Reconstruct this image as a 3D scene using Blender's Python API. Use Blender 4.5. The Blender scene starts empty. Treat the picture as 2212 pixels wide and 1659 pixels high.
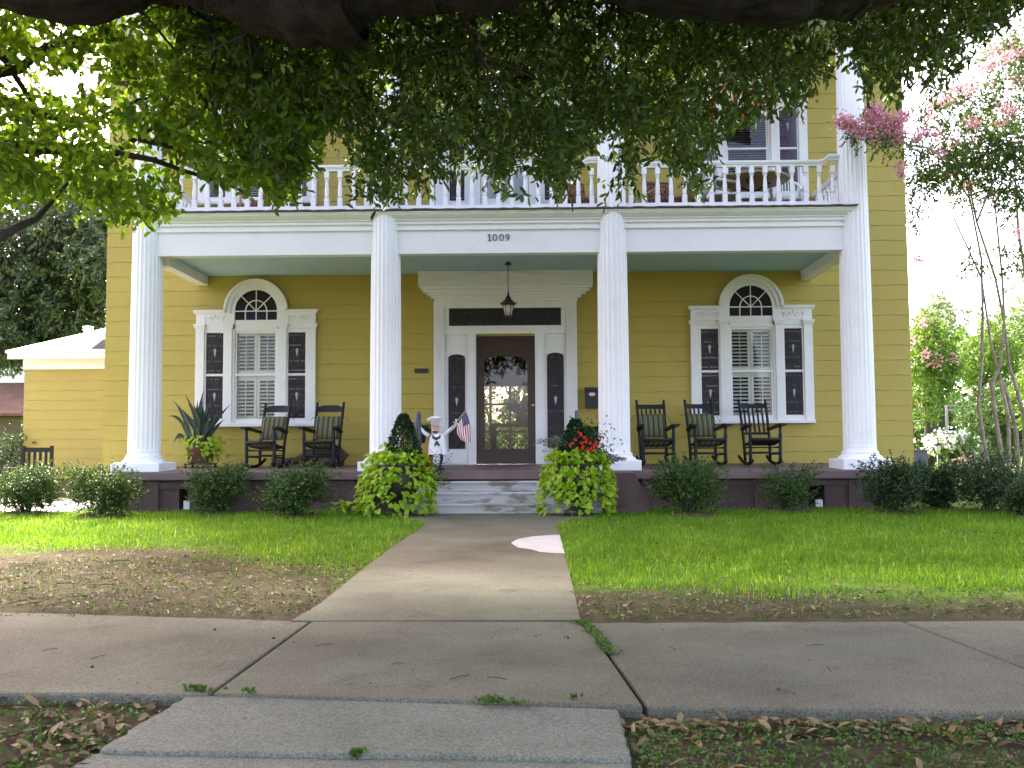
import bpy, math, random
import numpy as np
from mathutils import Vector, Matrix
R_ = math.radians
random.seed(7); rng = np.random.default_rng(7)
scene = bpy.context.scene
col = scene.collection

# ------------------------------------------------------------------ camera, sky, sun, exposure
FPX, CX, CY = 2150.0, 1106.0, 829.5            # focal length and centre of the photograph (2212 x 1659)
YAW, PITCH, ROLL = R_(0.99), R_(3.73), R_(0.35)
CAM = Vector((0, 0, 1.04))
_f = Vector((-math.sin(YAW)*math.cos(PITCH), math.cos(YAW)*math.cos(PITCH), math.sin(PITCH)))
_r = Vector((math.cos(YAW), math.sin(YAW), 0)); _u = _r.cross(_f)
RT = _r*math.cos(ROLL) - _u*math.sin(ROLL); UP = _u*math.cos(ROLL) + _r*math.sin(ROLL)
cam = bpy.data.cameras.new("camera"); camo = bpy.data.objects.new("camera", cam); col.objects.link(camo)
cam.sensor_width = 36; cam.lens = 36*FPX/2212; cam.clip_end = 2000; cam.clip_start = 0.05
camo.matrix_world = Matrix(((RT.x, UP.x, -_f.x, CAM.x), (RT.y, UP.y, -_f.y, CAM.y), (RT.z, UP.z, -_f.z, CAM.z), (0, 0, 0, 1)))
scene.camera = camo
SUN_EL, SUN_AZ = R_(47), R_(-28)               # high, behind the house and a little to the left
world = bpy.data.worlds.new("World"); scene.world = world; world.use_nodes = True
wn = world.node_tree.nodes; bg = wn["Background"]
sky = wn.new("ShaderNodeTexSky"); sky.sky_type = 'NISHITA'; sky.sun_disc = False
sky.sun_elevation = SUN_EL; sky.sun_rotation = SUN_AZ; sky.air_density = 0.6; sky.dust_density = 3.0; sky.ozone_density = 1.0
tint = wn.new("ShaderNodeMix"); tint.data_type = 'RGBA'; tint.blend_type = 'MULTIPLY'; tint.inputs[0].default_value = 1.0; tint.inputs[7].default_value = (1.25, 0.985, 0.86, 1)  # hazy, whiter sky
world.node_tree.links.new(sky.outputs[0], tint.inputs[6]); world.node_tree.links.new(tint.outputs[2], bg.inputs[0]); bg.inputs[1].default_value = 0.15
sun = bpy.data.lights.new("sun", 'SUN'); sun.energy = 1.7; sun.angle = R_(11); sun.color = (1, 0.95, 0.86)
suno = bpy.data.objects.new("sun", sun); col.objects.link(suno)
sd = Vector((math.sin(SUN_AZ)*math.cos(SUN_EL), math.cos(SUN_AZ)*math.cos(SUN_EL), math.sin(SUN_EL)))
suno.rotation_euler = sd.to_track_quat('Z', 'Y').to_euler()
vs = scene.view_settings; vs.view_transform = 'Standard'; vs.look = 'None'; vs.gamma = 1; vs.use_curve_mapping = False
vs.exposure = 3.3

def ray(px, py): return _f*FPX + RT*(px-CX) - UP*(py-CY)
def at(px, py, Y):
    d = ray(px, py); t = (Y-CAM.y)/d.y
    return CAM.x+d.x*t, CAM.z+d.z*t
def atx(px, py, Y): return at(px, py, Y)[0]
def atz(px, py, Y): return at(px, py, Y)[1]
def P3(px, py, Y): a = at(px, py, Y); return Vector((a[0], Y, a[1]))
def gnd(px, py, z=0.0):
    d = ray(px, py); t = (z-CAM.z)/d.z
    return Vector((CAM.x+d.x*t, CAM.y+d.y*t, z))

# ------------------------------------------------------------------ materials
def newmat(name):
    m = bpy.data.materials.new(name); m.use_nodes = True
    return m, m.node_tree.nodes, m.node_tree.links, m.node_tree.nodes["Principled BSDF"]
def rgb(c): return (c[0], c[1], c[2], 1)
def paint(name, c1, c2=None, scale=3.0, rough=0.6, bump=0.0, bscale=40.0, detail=6, lo=0.35, hi=0.65, metallic=0.0, spec=0.5, stretch=(1, 1, 1)):
    m, n, l, b = newmat(name)
    b.inputs["Roughness"].default_value = rough; b.inputs["Metallic"].default_value = metallic
    b.inputs["Specular IOR Level"].default_value = spec
    tc = n.new("ShaderNodeTexCoord"); mp = n.new("ShaderNodeMapping"); mp.inputs["Scale"].default_value = stretch
    l.new(tc.outputs["Object"], mp.inputs[0])
    if c2 is None: b.inputs["Base Color"].default_value = rgb(c1)
    else:
        t = n.new("ShaderNodeTexNoise"); t.inputs["Scale"].default_value = scale; t.inputs["Detail"].default_value = detail
        t.inputs["Roughness"].default_value = 0.65
        r = n.new("ShaderNodeValToRGB"); r.color_ramp.elements[0].position = lo; r.color_ramp.elements[1].position = hi
        r.color_ramp.elements[0].color = rgb(c1); r.color_ramp.elements[1].color = rgb(c2)
        l.new(mp.outputs[0], t.inputs["Vector"]); l.new(t.outputs["Fac"], r.inputs[0]); l.new(r.outputs[0], b.inputs["Base Color"])
    if bump:
        t2 = n.new("ShaderNodeTexNoise"); t2.inputs["Scale"].default_value = bscale; t2.inputs["Detail"].default_value = 5
        bp = n.new("ShaderNodeBump"); bp.inputs["Strength"].default_value = bump; bp.inputs["Distance"].default_value = 0.02
        l.new(mp.outputs[0], t2.inputs["Vector"]); l.new(t2.outputs["Fac"], bp.inputs["Height"]); l.new(bp.outputs[0], b.inputs["Normal"])
    return m
def leafmat(name, c1, c2, trans=0.35, rough=0.45, c3=None, spec=0.4):
    m, n, l, b = newmat(name)
    g = n.new("ShaderNodeNewGeometry"); r = n.new("ShaderNodeValToRGB")
    r.color_ramp.elements[0].color = rgb(c1); r.color_ramp.elements[1].color = rgb(c2)
    if c3: e = r.color_ramp.elements.new(0.90); e.color = rgb(c2); r.color_ramp.elements[-1].color = rgb(c3)
    l.new(g.outputs["Random Per Island"], r.inputs[0]); l.new(r.outputs[0], b.inputs["Base Color"])
    b.inputs["Roughness"].default_value = rough; b.inputs["Specular IOR Level"].default_value = spec
    t = n.new("ShaderNodeBsdfTranslucent"); hs = n.new("ShaderNodeHueSaturation"); hs.inputs["Value"].default_value = 1.5; hs.inputs["Hue"].default_value = 0.485
    l.new(r.outputs[0], hs.inputs["Color"]); l.new(hs.outputs[0], t.inputs[0])
    mx = n.new("ShaderNodeMixShader"); mx.inputs[0].default_value = trans
    l.new(b.outputs[0], mx.inputs[1]); l.new(t.outputs[0], mx.inputs[2]); l.new(mx.outputs[0], n["Material Output"].inputs[0])
    return m
def glassmat(name, tint=(0.96, 0.97, 0.95), extra=0.04):
    m, n, l, b = newmat(name); n.remove(b)
    t = n.new("ShaderNodeBsdfTransparent"); t.inputs[0].default_value = rgb(tint)
    g = n.new("ShaderNodeBsdfGlossy"); g.inputs["Roughness"].default_value = 0.02
    fr = n.new("ShaderNodeFresnel"); fr.inputs[0].default_value = 1.3
    ad = n.new("ShaderNodeMath"); ad.inputs[1].default_value = extra
    mx = n.new("ShaderNodeMixShader")
    l.new(fr.outputs[0], ad.inputs[0]); l.new(ad.outputs[0], mx.inputs[0]); l.new(t.outputs[0], mx.inputs[1]); l.new(g.outputs[0], mx.inputs[2])
    l.new(mx.outputs[0], n["Material Output"].inputs[0])
    return m

M = {}
M['white'] = paint('white paint', (0.84, 0.84, 0.84), (0.79, 0.79, 0.785), 3, 0.45, 0.04, 60, lo=0.45, hi=0.75)
M['whiteflat'] = paint('white trim', (0.78, 0.78, 0.77), (0.70, 0.70, 0.68), 4, 0.5, 0.05, 50, lo=0.5, hi=0.8)
M['ceiling'] = paint('pale blue porch ceiling', (0.40, 0.56, 0.62), (0.36, 0.51, 0.57), 2, 0.6)
M['brown'] = paint('brown painted concrete', (0.085, 0.052, 0.050), (0.125, 0.082, 0.078), 3, 0.75, 0.25, 60)
M['floorbrown'] = paint('porch floor paint', (0.16, 0.105, 0.098), (0.12, 0.078, 0.072), 2.5, 0.5, 0.1, 60)
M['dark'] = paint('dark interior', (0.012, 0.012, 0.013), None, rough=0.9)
M['vent'] = paint('dark vent hole', (0.01, 0.009, 0.009), None, rough=1)
M['wood'] = paint('dark varnished door wood', (0.022, 0.009, 0.005), (0.042, 0.017, 0.009), 6, 0.4, 0.1, 30, stretch=(6, 6, 0.7))
M['chair'] = paint('black green chair paint', (0.007, 0.009, 0.010), (0.013, 0.016, 0.0165), 9, 0.5, spec=0.25)
M['iron'] = paint('black iron', (0.018, 0.018, 0.020), None, rough=0.45)
M['railgrey'] = paint('grey iron', (0.085, 0.09, 0.11), None, rough=0.5)
M['bronze'] = paint('brown bronze', (0.030, 0.018, 0.012), (0.055, 0.032, 0.02), 20, 0.4, metallic=0.3)
M['lampglass'] = paint('frosted seedy glass', (0.55, 0.52, 0.45), (0.40, 0.37, 0.32), 18, 0.25)
M['green1009'] = paint('dark green numeral paint', (0.012, 0.055, 0.042), None, rough=0.5)
M['pane'] = glassmat('window pane', extra=0.0)
M['doorpane'] = glassmat('door pane', (0.45, 0.45, 0.42), 0.02)
M['shutter'] = paint('pale shutter paint', (0.86, 0.88, 0.86), None, rough=0.5)
M['blind'] = paint('pale window blind', (0.62, 0.68, 0.70), None, rough=0.5)
M['stdark'] = paint('dark stained glass', (0.024, 0.019, 0.021), (0.046, 0.038, 0.044), 16, 0.4, spec=0.15)
M['stpurple'] = paint('purple stained glass', (0.11, 0.065, 0.13), (0.045, 0.03, 0.06), 16, 0.15)
M['stlead'] = paint('lead came', (0.012, 0.012, 0.014), None, rough=0.4)
M['stdot'] = paint('green grey glass jewels', (0.13, 0.16, 0.13), (0.07, 0.09, 0.13), 30, 0.15)
M['stdrop'] = paint('pale bevelled glass drop', (0.27, 0.34, 0.39), None, rough=0.2)
M['stblue'] = paint('blue glass', (0.008, 0.012, 0.045), None, rough=0.3, spec=0.15)
M['stred'] = paint('plum black fan glass', (0.014, 0.009, 0.010), None, rough=0.3, spec=0.15)
M['concrete'] = paint('weathered concrete', (0.24, 0.225, 0.195), (0.30, 0.285, 0.25), 1.3, 0.85, 0.35, 90, detail=9)
M['steps'] = paint('worn grey step paint', (0.24, 0.215, 0.175), (0.46, 0.465, 0.46), 2.6, 0.7, 0.3, 50, detail=9, lo=0.42, hi=0.50, stretch=(0.7, 1, 2.2))
M['patch'] = paint('pale path area', (0.455, 0.475, 0.455), (0.385, 0.40, 0.385), 8, 0.7)  # paler tone for one irregular area of the path
M['pink'] = leafmat('pink blossom', (0.60, 0.29, 0.32), (0.77, 0.46, 0.49), 0.15, 0.8, spec=0.1)
M['whitebloom'] = leafmat('white blossom', (0.7, 0.7, 0.66), (0.85, 0.85, 0.82), 0.35, 0.7)
M['oakleaf'] = leafmat('oak leaves', (0.020, 0.050, 0.005), (0.060, 0.120, 0.011), 0.34, 0.42, (0.13, 0.21, 0.025))
M['limeleaf'] = leafmat('bright green leaves', (0.050, 0.125, 0.006), (0.125, 0.235, 0.010), 0.58, 0.45, (0.26, 0.36, 0.015))
M['box'] = leafmat('shrub leaves', (0.018, 0.050, 0.008), (0.060, 0.125, 0.018), 0.25, 0.38, (0.13, 0.23, 0.035))
M['boxdark'] = leafmat('dark shrub leaves', (0.012, 0.036, 0.010), (0.040, 0.088, 0.018), 0.2, 0.4, (0.07, 0.13, 0.025))
M['vine'] = leafmat('lime vine leaves', (0.19, 0.34, 0.010), (0.36, 0.52, 0.025), 0.35, 0.5)
M['topiary'] = leafmat('dark topiary leaves', (0.010, 0.036, 0.012), (0.030, 0.075, 0.022), 0.2, 0.4)
M['fern'] = leafmat('fern fronds', (0.018, 0.058, 0.012), (0.045, 0.115, 0.018), 0.3, 0.5)
M['snake'] = leafmat('snake plant leaves', (0.016, 0.036, 0.026), (0.042, 0.066, 0.045), 0.05, 0.4)
M['greyleaf'] = leafmat('silver green foliage', (0.09, 0.12, 0.09), (0.17, 0.21, 0.16), 0.2, 0.6)
M['redflower'] = leafmat('red petals', (0.75, 0.025, 0.012), (0.85, 0.07, 0.025), 0.3, 0.5)
M['magnolia'] = leafmat('magnolia leaves', (0.032, 0.066, 0.022), (0.085, 0.135, 0.050), 0.15, 0.30, (0.22, 0.21, 0.09), spec=0.6)
M['myrtle'] = leafmat('myrtle leaves', (0.038, 0.085, 0.018), (0.085, 0.155, 0.036), 0.3, 0.6, (0.16, 0.23, 0.06), spec=0.15)
M['bgleaf'] = leafmat('mid green leaves', (0.05, 0.125, 0.012), (0.12, 0.235, 0.025), 0.35, 0.5, (0.2, 0.32, 0.05))
M['bgdark'] = leafmat('deep green leaves', (0.022, 0.065, 0.012), (0.055, 0.13, 0.022), 0.3, 0.5)
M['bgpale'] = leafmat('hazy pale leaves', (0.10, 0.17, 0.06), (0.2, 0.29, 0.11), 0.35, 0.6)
M['oakbark'] = paint('oak bark', (0.0035, 0.0026, 0.0015), (0.026, 0.019, 0.012), 9, 0.95, 1.6, 14, lo=0.42, hi=0.72, stretch=(0.35, 1, 1))
M['twig'] = paint('thin dark branch', (0.030, 0.024, 0.018), (0.055, 0.045, 0.035), 12, 0.9)
M['palebark'] = paint('smooth pale bark', (0.38, 0.32, 0.25), (0.20, 0.155, 0.12), 6, 0.8, 0.2, 30, lo=0.3, hi=0.6)
def grassmat():
    m = leafmat('grass blades', (0.070, 0.170, 0.008), (0.165, 0.300, 0.018), 0.4, 0.6, (0.40, 0.44, 0.12), spec=0.15)
    n, l = m.node_tree.nodes, m.node_tree.links; rmp = next(x for x in n if x.type == 'VALTORGB'); g = next(x for x in n if x.type == 'NEW_GEOMETRY')
    no = n.new("ShaderNodeTexNoise"); no.inputs["Scale"].default_value = 1.4; no.inputs["Detail"].default_value = 6; no.inputs["Roughness"].default_value = 0.7; l.new(g.outputs["Position"], no.inputs["Vector"])
    r2 = n.new("ShaderNodeValToRGB"); e = r2.color_ramp.elements; e[0].position = 0.32; e[1].position = 0.68; e[0].color = (0.60, 0.70, 0.7, 1); e[1].color = (1.22, 1.25, 1.2, 1)
    l.new(no.outputs[0], r2.inputs[0]); mx = n.new("ShaderNodeMix"); mx.data_type = 'RGBA'; mx.blend_type = 'MULTIPLY'; mx.inputs[0].default_value = 1
    tgt = [k.to_socket for k in rmp.outputs[0].links]; l.new(rmp.outputs[0], mx.inputs[6]); l.new(r2.outputs[0], mx.inputs[7])
    for t in tgt: l.new(mx.outputs[2], t)
    return m
M['grass'] = grassmat()
M['weed'] = leafmat('small weed leaves', (0.030, 0.080, 0.008), (0.065, 0.140, 0.015), 0.3, 0.5)
M['dryleaf'] = leafmat('dry fallen leaves', (0.060, 0.038, 0.014), (0.215, 0.160, 0.075), 0.1, 0.7, (0.17, 0.055, 0.014))
M['mulch'] = paint('brown mulch', (0.055, 0.028, 0.018), (0.12, 0.065, 0.04), 30, 0.95, 1.0, 60)
M['terracotta'] = paint('terracotta', (0.16, 0.075, 0.045), (0.11, 0.055, 0.035), 8, 0.8)
M['urn'] = paint('dark bronze urn', (0.022, 0.018, 0.016), (0.04, 0.032, 0.028), 8, 0.5)
M['log'] = paint('weathered brown wood', (0.055, 0.035, 0.02), (0.10, 0.065, 0.04), 5, 0.8, 0.6, 20)
M['statuewhite'] = paint('glossy white statue paint', (0.78, 0.78, 0.78), None, rough=0.3)
M['skin'] = paint('pale skin paint', (0.66, 0.40, 0.34), None, rough=0.4)
M['black'] = paint('black paint', (0.012, 0.012, 0.014), None, rough=0.4)
M['navy'] = paint('blue grey paint', (0.025, 0.032, 0.05), None, rough=0.4)
M['flagred'] = paint('flag red', (0.42, 0.018, 0.03), None, rough=0.7)
M['flagwhite'] = paint('flag white', (0.80, 0.79, 0.80), None, rough=0.7)
M['flagblue'] = paint('flag blue', (0.02, 0.025, 0.12), None, rough=0.7)
M['bunting'] = paint('orange red flag cloth', (0.75, 0.06, 0.025), None, rough=0.8)
M['gold'] = paint('brass', (0.6, 0.45, 0.2), None, rough=0.3, metallic=0.9)
M['silver'] = paint('silver badge', (0.6, 0.58, 0.52), None, rough=0.35, metallic=0.6)
M['tan'] = paint('tan table top', (0.42, 0.30, 0.16), (0.32, 0.22, 0.11), 9, 0.5, stretch=(1, 6, 1))
M['plastic'] = paint('white plastic', (0.75, 0.75, 0.74), None, rough=0.35)
M['floral'] = paint('dark floral fabric', (0.05, 0.025, 0.02), (0.32, 0.12, 0.05), 22, 0.9, lo=0.45, hi=0.6)
M['wicker'] = paint('tan wicker', (0.4, 0.28, 0.14), None, rough=0.7)
M['metalroof'] = paint('white metal roof', (0.78, 0.78, 0.78), (0.70, 0.70, 0.70), 2, 0.4)
M['rustroof'] = paint('rusty brown roof', (0.12, 0.06, 0.04), (0.20, 0.11, 0.075), 2.5, 0.9, 0.4, 15, stretch=(1, 1, 1))
M['shedwall'] = paint('olive brown shed wall', (0.12, 0.10, 0.055), None, rough=0.9)
M['greybox'] = paint('grey metal cabinet', (0.10, 0.105, 0.13), (0.13, 0.135, 0.155), 5, 0.55)
M['brick'] = paint('red brown brick', (0.16, 0.08, 0.055), (0.22, 0.13, 0.09), 14, 0.9)
M['shingle'] = paint('dark roof edge', (0.05, 0.045, 0.038), (0.11, 0.09, 0.07), 30, 0.95)
M['asphalt'] = paint('grey asphalt', (0.05, 0.05, 0.05), (0.07, 0.07, 0.068), 20, 0.9, 0.3, 80)
M['polewood'] = paint('grey pole wood', (0.30, 0.27, 0.24), None, rough=0.9)
M['paleconc'] = paint('sunlit driveway concrete', (0.42, 0.38, 0.33), (0.36, 0.33, 0.28), 3, 0.85)
M['hallwall'] = paint('hall plaster', (0.10, 0.085, 0.06), None, rough=0.8)
M['hallfloor'] = paint('hall floor boards', (0.10, 0.05, 0.025), None, rough=0.35)
M['rubber'] = paint('black plate', (0.02, 0.02, 0.021), (0.05, 0.048, 0.045), 60, 0.5, lo=0.55, hi=0.62)

def siding_mat(name, c1, c2, h, z0):
    m, n, l, b = newmat(name)
    tc = n.new("ShaderNodeTexCoord"); sx = n.new("ShaderNodeSeparateXYZ"); cb = n.new("ShaderNodeCombineXYZ")
    g = n.new("ShaderNodeNewGeometry"); l.new(g.outputs["Position"], sx.inputs[0])
    ad = n.new("ShaderNodeMath"); ad.operation = 'SUBTRACT'; ad.inputs[1].default_value = z0
    l.new(sx.outputs[2], ad.inputs[0]); l.new(sx.outputs[0], cb.inputs[0]); l.new(ad.outputs[0], cb.inputs[1])
    br = n.new("ShaderNodeTexBrick"); br.inputs["Scale"].default_value = 1.0; br.offset = 0.5; br.inputs["Brick Width"].default_value = 0.61
    br.inputs["Row Height"].default_value = h; br.inputs["Mortar Size"].default_value = 0.0018; br.inputs["Mortar Smooth"].default_value = 0.3; br.inputs["Bias"].default_value = 0
    br.inputs["Color1"].default_value = rgb(c1); br.inputs["Color2"].default_value = rgb([0.965*a for a in c1]); br.inputs["Mortar"].default_value = rgb([0.72*a for a in c1])
    l.new(cb.outputs[0], br.inputs["Vector"])
    no = n.new("ShaderNodeTexNoise"); no.inputs["Scale"].default_value = 1.2; no.inputs["Detail"].default_value = 7
    l.new(g.outputs["Position"], no.inputs["Vector"])
    mx = n.new("ShaderNodeMix"); mx.data_type = 'RGBA'; l.new(br.outputs[0], mx.inputs[6]); mx.inputs[7].default_value = rgb(c2)
    mr = n.new("ShaderNodeMapRange"); mr.inputs[1].default_value = 0.45; mr.inputs[2].default_value = 0.8; mr.inputs[4].default_value = 0.6
    l.new(no.outputs[0], mr.inputs[0]); l.new(mr.outputs[0], mx.inputs[0]); l.new(mx.outputs[2], b.inputs["Base Color"])
    n2 = n.new("ShaderNodeTexNoise"); n2.inputs["Scale"].default_value = 26; n2.inputs["Detail"].default_value = 3
    mp = n.new("ShaderNodeMapping"); mp.inputs["Scale"].default_value = (3, 1, 0.25); l.new(g.outputs["Position"], mp.inputs[0]); l.new(mp.outputs[0], n2.inputs["Vector"])
    bp = n.new("ShaderNodeBump"); bp.inputs["Strength"].default_value = 0.12; bp.inputs["Distance"].default_value = 0.01
    l.new(n2.outputs[0], bp.inputs["Height"]); l.new(bp.outputs[0], b.inputs["Normal"])
    b.inputs["Roughness"].default_value = 0.55
    return m

def stripe_mat():
    m, n, l, b = newmat('green gold striped cushion')
    tc = n.new("ShaderNodeTexCoord"); sx = n.new("ShaderNodeSeparateXYZ"); l.new(tc.outputs["Object"], sx.inputs[0])
    mu = n.new("ShaderNodeMath"); mu.operation = 'MULTIPLY'; mu.inputs[1].default_value = 10.5; l.new(sx.outputs[0], mu.inputs[0])
    fr = n.new("ShaderNodeMath"); fr.operation = 'FRACT'; l.new(mu.outputs[0], fr.inputs[0])
    r = n.new("ShaderNodeValToRGB"); r.color_ramp.interpolation = 'CONSTANT'; e = r.color_ramp.elements
    G = (0.030, 0.055, 0.034, 1); Y = (0.32, 0.23, 0.06, 1); K = (0.015, 0.02, 0.015, 1); L = (0.10, 0.12, 0.075, 1)
    e[0].position = 0; e[0].color = G; e[1].position = 0.45; e[1].color = Y
    for p, c in ((0.55, K), (0.62, L), (0.80, Y), (0.88, K), (0.94, G)): x = e.new(p); x.color = c
    l.new(fr.outputs[0], r.inputs[0]); l.new(r.outputs[0], b.inputs["Base Color"]); b.inputs["Roughness"].default_value = 0.9
    return m
M['stripe'] = stripe_mat()

# ------------------------------------------------------------------ mesh builder
def root_of(o):
    while o.parent: o = o.parent
    return o
class MB:
    def __init__(s): s.v = []; s.f = []; s.m = []; s.cur = 0; s.smooth = []; s.bulk = []
    def mat(s, i): s.cur = i; return s
    def add(s, vs, fs, smooth=False):
        o = len(s.v); s.v += [tuple(v) for v in vs]
        for f in fs: s.f.append(tuple(o+i for i in f)); s.m.append(s.cur); s.smooth.append(smooth)
        return s
    def box(s, x0, x1, y0, y1, z0, z1):
        vs = [(x0,y0,z0),(x1,y0,z0),(x1,y1,z0),(x0,y1,z0),(x0,y0,z1),(x1,y0,z1),(x1,y1,z1),(x0,y1,z1)]
        return s.add(vs, [(0,3,2,1),(4,5,6,7),(0,1,5,4),(1,2,6,5),(2,3,7,6),(3,0,4,7)])
    def prism(s, poly, y0, y1):                    # polygon in x-z, extruded along y (front face y0)
        n = len(poly); vs = [(p[0], y0, p[1]) for p in poly]+[(p[0], y1, p[1]) for p in poly]
        return s.add(vs, [tuple(range(n)), tuple(range(2*n-1, n-1, -1))]+[((i+1)%n, i, n+i, n+(i+1)%n) for i in range(n)])
    def slab(s, poly, z0, z1):                     # polygon in x-y, extruded along z
        n = len(poly); vs = [(p[0], p[1], z0) for p in poly]+[(p[0], p[1], z1) for p in poly]
        return s.add(vs, [tuple(range(n-1, -1, -1)), tuple(range(n, 2*n))]+[(i, (i+1)%n, n+(i+1)%n, n+i) for i in range(n)])
    def tube(s, pts, rad, n=8, caps=True, flat=1.0):
        pts = [Vector(p) for p in pts]; k = len(pts)
        if not hasattr(rad, '__len__'): rad = [rad]*k
        vs = []; fs = []; ref = None
        for i, p in enumerate(pts):
            d = (pts[min(i+1, k-1)]-pts[max(i-1, 0)])
            d = d.normalized() if d.length > 1e-9 else Vector((0, 0, 1))
            if ref is None:
                ref = Vector((0, 0, 1)) if abs(d.z) < 0.9 else Vector((1, 0, 0))
            a = d.cross(ref)
            if a.length < 1e-4: a = d.cross(Vector((0.3, 1, 0.2)))
            a.normalize(); b = a.cross(d).normalized(); ref = b
            for j in range(n):
                t = 2*math.pi*j/n; vs.append(p+(a*math.cos(t)*flat+b*math.sin(t))*rad[i])
        for i in range(k-1):
            for j in range(n):
                fs.append((i*n+j, i*n+(j+1)%n, (i+1)*n+(j+1)%n, (i+1)*n+j))
        if caps: fs += [tuple(range(n-1, -1, -1)), tuple((k-1)*n+j for j in range(n))]
        return s.add(vs, fs, True)
    def lathe(s, prof, cx, cy, z0=0.0, n=16, smooth=True, caps=True):
        vs = []; fs = []; k = len(prof)
        for r, z in prof:
            for j in range(n):
                t = 2*math.pi*j/n; vs.append((cx+r*math.cos(t), cy+r*math.sin(t), z0+z))
        for i in range(k-1):
            for j in range(n): fs.append((i*n+j, i*n+(j+1)%n, (i+1)*n+(j+1)%n, (i+1)*n+j))
        if caps: fs += [tuple(range(n-1, -1, -1)), tuple((k-1)*n+j for j in range(n))]
        return s.add(vs, fs, smooth)
    def sphere(s, c, r, n=10, m=7):
        rx, ry, rz = r if hasattr(r, '__len__') else (r, r, r)
        vs = []; fs = []
        for i in range(m+1):
            ph = math.pi*i/m; ph = min(max(ph, 0.02), math.pi-0.02)
            for j in range(n):
                t = 2*math.pi*j/n; vs.append((c[0]+rx*math.sin(ph)*math.cos(t), c[1]+ry*math.sin(ph)*math.sin(t), c[2]-rz*math.cos(ph)))
        for i in range(m):
            for j in range(n): fs.append((i*n+j, i*n+(j+1)%n, (i+1)*n+(j+1)%n, (i+1)*n+j))
        return s.add(vs, fs, True)
    def ring(s, cx, cz, r0, r1, y0, y1, a0=0.0, a1=math.pi, n=24):
        o = [(cx+r1*math.cos(a0+(a1-a0)*i/n), cz+r1*math.sin(a0+(a1-a0)*i/n)) for i in range(n+1)]
        q = [(cx+r0*math.cos(a0+(a1-a0)*i/n), cz+r0*math.sin(a0+(a1-a0)*i/n)) for i in range(n+1)]
        vs = []
        for (a, b) in zip(o, q): vs += [(a[0],y0,a[1]),(b[0],y0,b[1]),(b[0],y1,b[1]),(a[0],y1,a[1])]
        fs = []
        for i in range(n):
            k = 4*i
            for j in range(4): fs.append((k+j, k+(j+1)%4, k+4+(j+1)%4, k+4+j))
        fs += [(3,2,1,0), (4*n,4*n+1,4*n+2,4*n+3)]
        return s.add(vs, fs)
    def build(s, name, mats, parent=None, loc=None, bevel=0.0):
        me = bpy.data.meshes.new(name)
        base = Vector((0, 0, 0))
        if parent is not None: base = root_of(parent).location
        elif loc is not None: base = Vector(loc)
        me.from_pydata([(v[0]-base.x, v[1]-base.y, v[2]-base.z) for v in s.v], [], s.f)
        me.polygons.foreach_set('material_index', s.m); me.polygons.foreach_set('use_smooth', s.smooth)
        for m in (mats if isinstance(mats, (list, tuple)) else [mats]): me.materials.append(M[m] if isinstance(m, str) else m)
        me.update()
        import bmesh
        bm = bmesh.new(); bm.from_mesh(me); bmesh.ops.recalc_face_normals(bm, faces=bm.faces); bm.to_mesh(me); bm.free()
        o = bpy.data.objects.new(name, me); col.objects.link(o)
        if parent is not None: o.parent = parent
        elif loc is not None: o.location = loc
        if bevel:
            b = o.modifiers.new('edge', 'BEVEL'); b.width = bevel; b.segments = 2; b.limit_method = 'ANGLE'
        return o
def tag(o, label=None, cat=None, group=None, kind=None):
    if label: o['label'] = label
    if cat: o['category'] = cat
    if group: o['group'] = group
    if kind: o['kind'] = kind
    return o
def thing(name, label, cat, loc=(0, 0, 0), group=None):
    o = bpy.data.objects.new(name, None); col.objects.link(o); o.location = loc; o.empty_display_size = 0.2
    return tag(o, label, cat, group)
def children(o): return [c for c in bpy.data.objects if c.parent == o]
def copy_tree(o, parent=None):
    c = o.copy(); col.objects.link(c)
    if parent is not None: c.parent = parent
    for ch in children(o): copy_tree(ch, c)
    return c

# ---- leaves in bulk: six-point leaves folded along the midrib
def unit(a): return a/np.maximum(np.linalg.norm(a, axis=1, keepdims=True), 1e-9)
def leaf_arrays(p, d, L, W, nrm=None, fold=0.25, wide=0.55, droop=0.15):
    n = len(p); p = np.asarray(p, float); d = unit(np.asarray(d, float))
    if nrm is None: nrm = rng.normal(size=(n, 3)); nrm[:, 2] += 0.8
    s = unit(np.cross(d, nrm)); u = unit(np.cross(s, d))
    L = np.broadcast_to(np.asarray(L, float), (n,))[:, None]; W = np.broadcast_to(np.asarray(W, float), (n,))[:, None]
    up = u*W*fold
    v = np.empty((n, 6, 3))
    v[:, 0] = p; v[:, 1] = p+d*L*(wide-0.22)+s*W*0.42+up*0.8; v[:, 2] = p+d*L*(wide+0.18)+s*W*0.46+up-u*L*droop*0.4
    v[:, 3] = p+d*L-u*L*droop; v[:, 4] = p+d*L*(wide+0.18)-s*W*0.46+up-u*L*droop*0.4; v[:, 5] = p+d*L*(wide-0.22)-s*W*0.42+up*0.8
    f = (np.arange(n)*6)[:, None, None]+np.array([[0, 1, 2, 3], [0, 3, 4, 5]])[None]
    return v.reshape(-1, 3), f.reshape(-1, 4)
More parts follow.
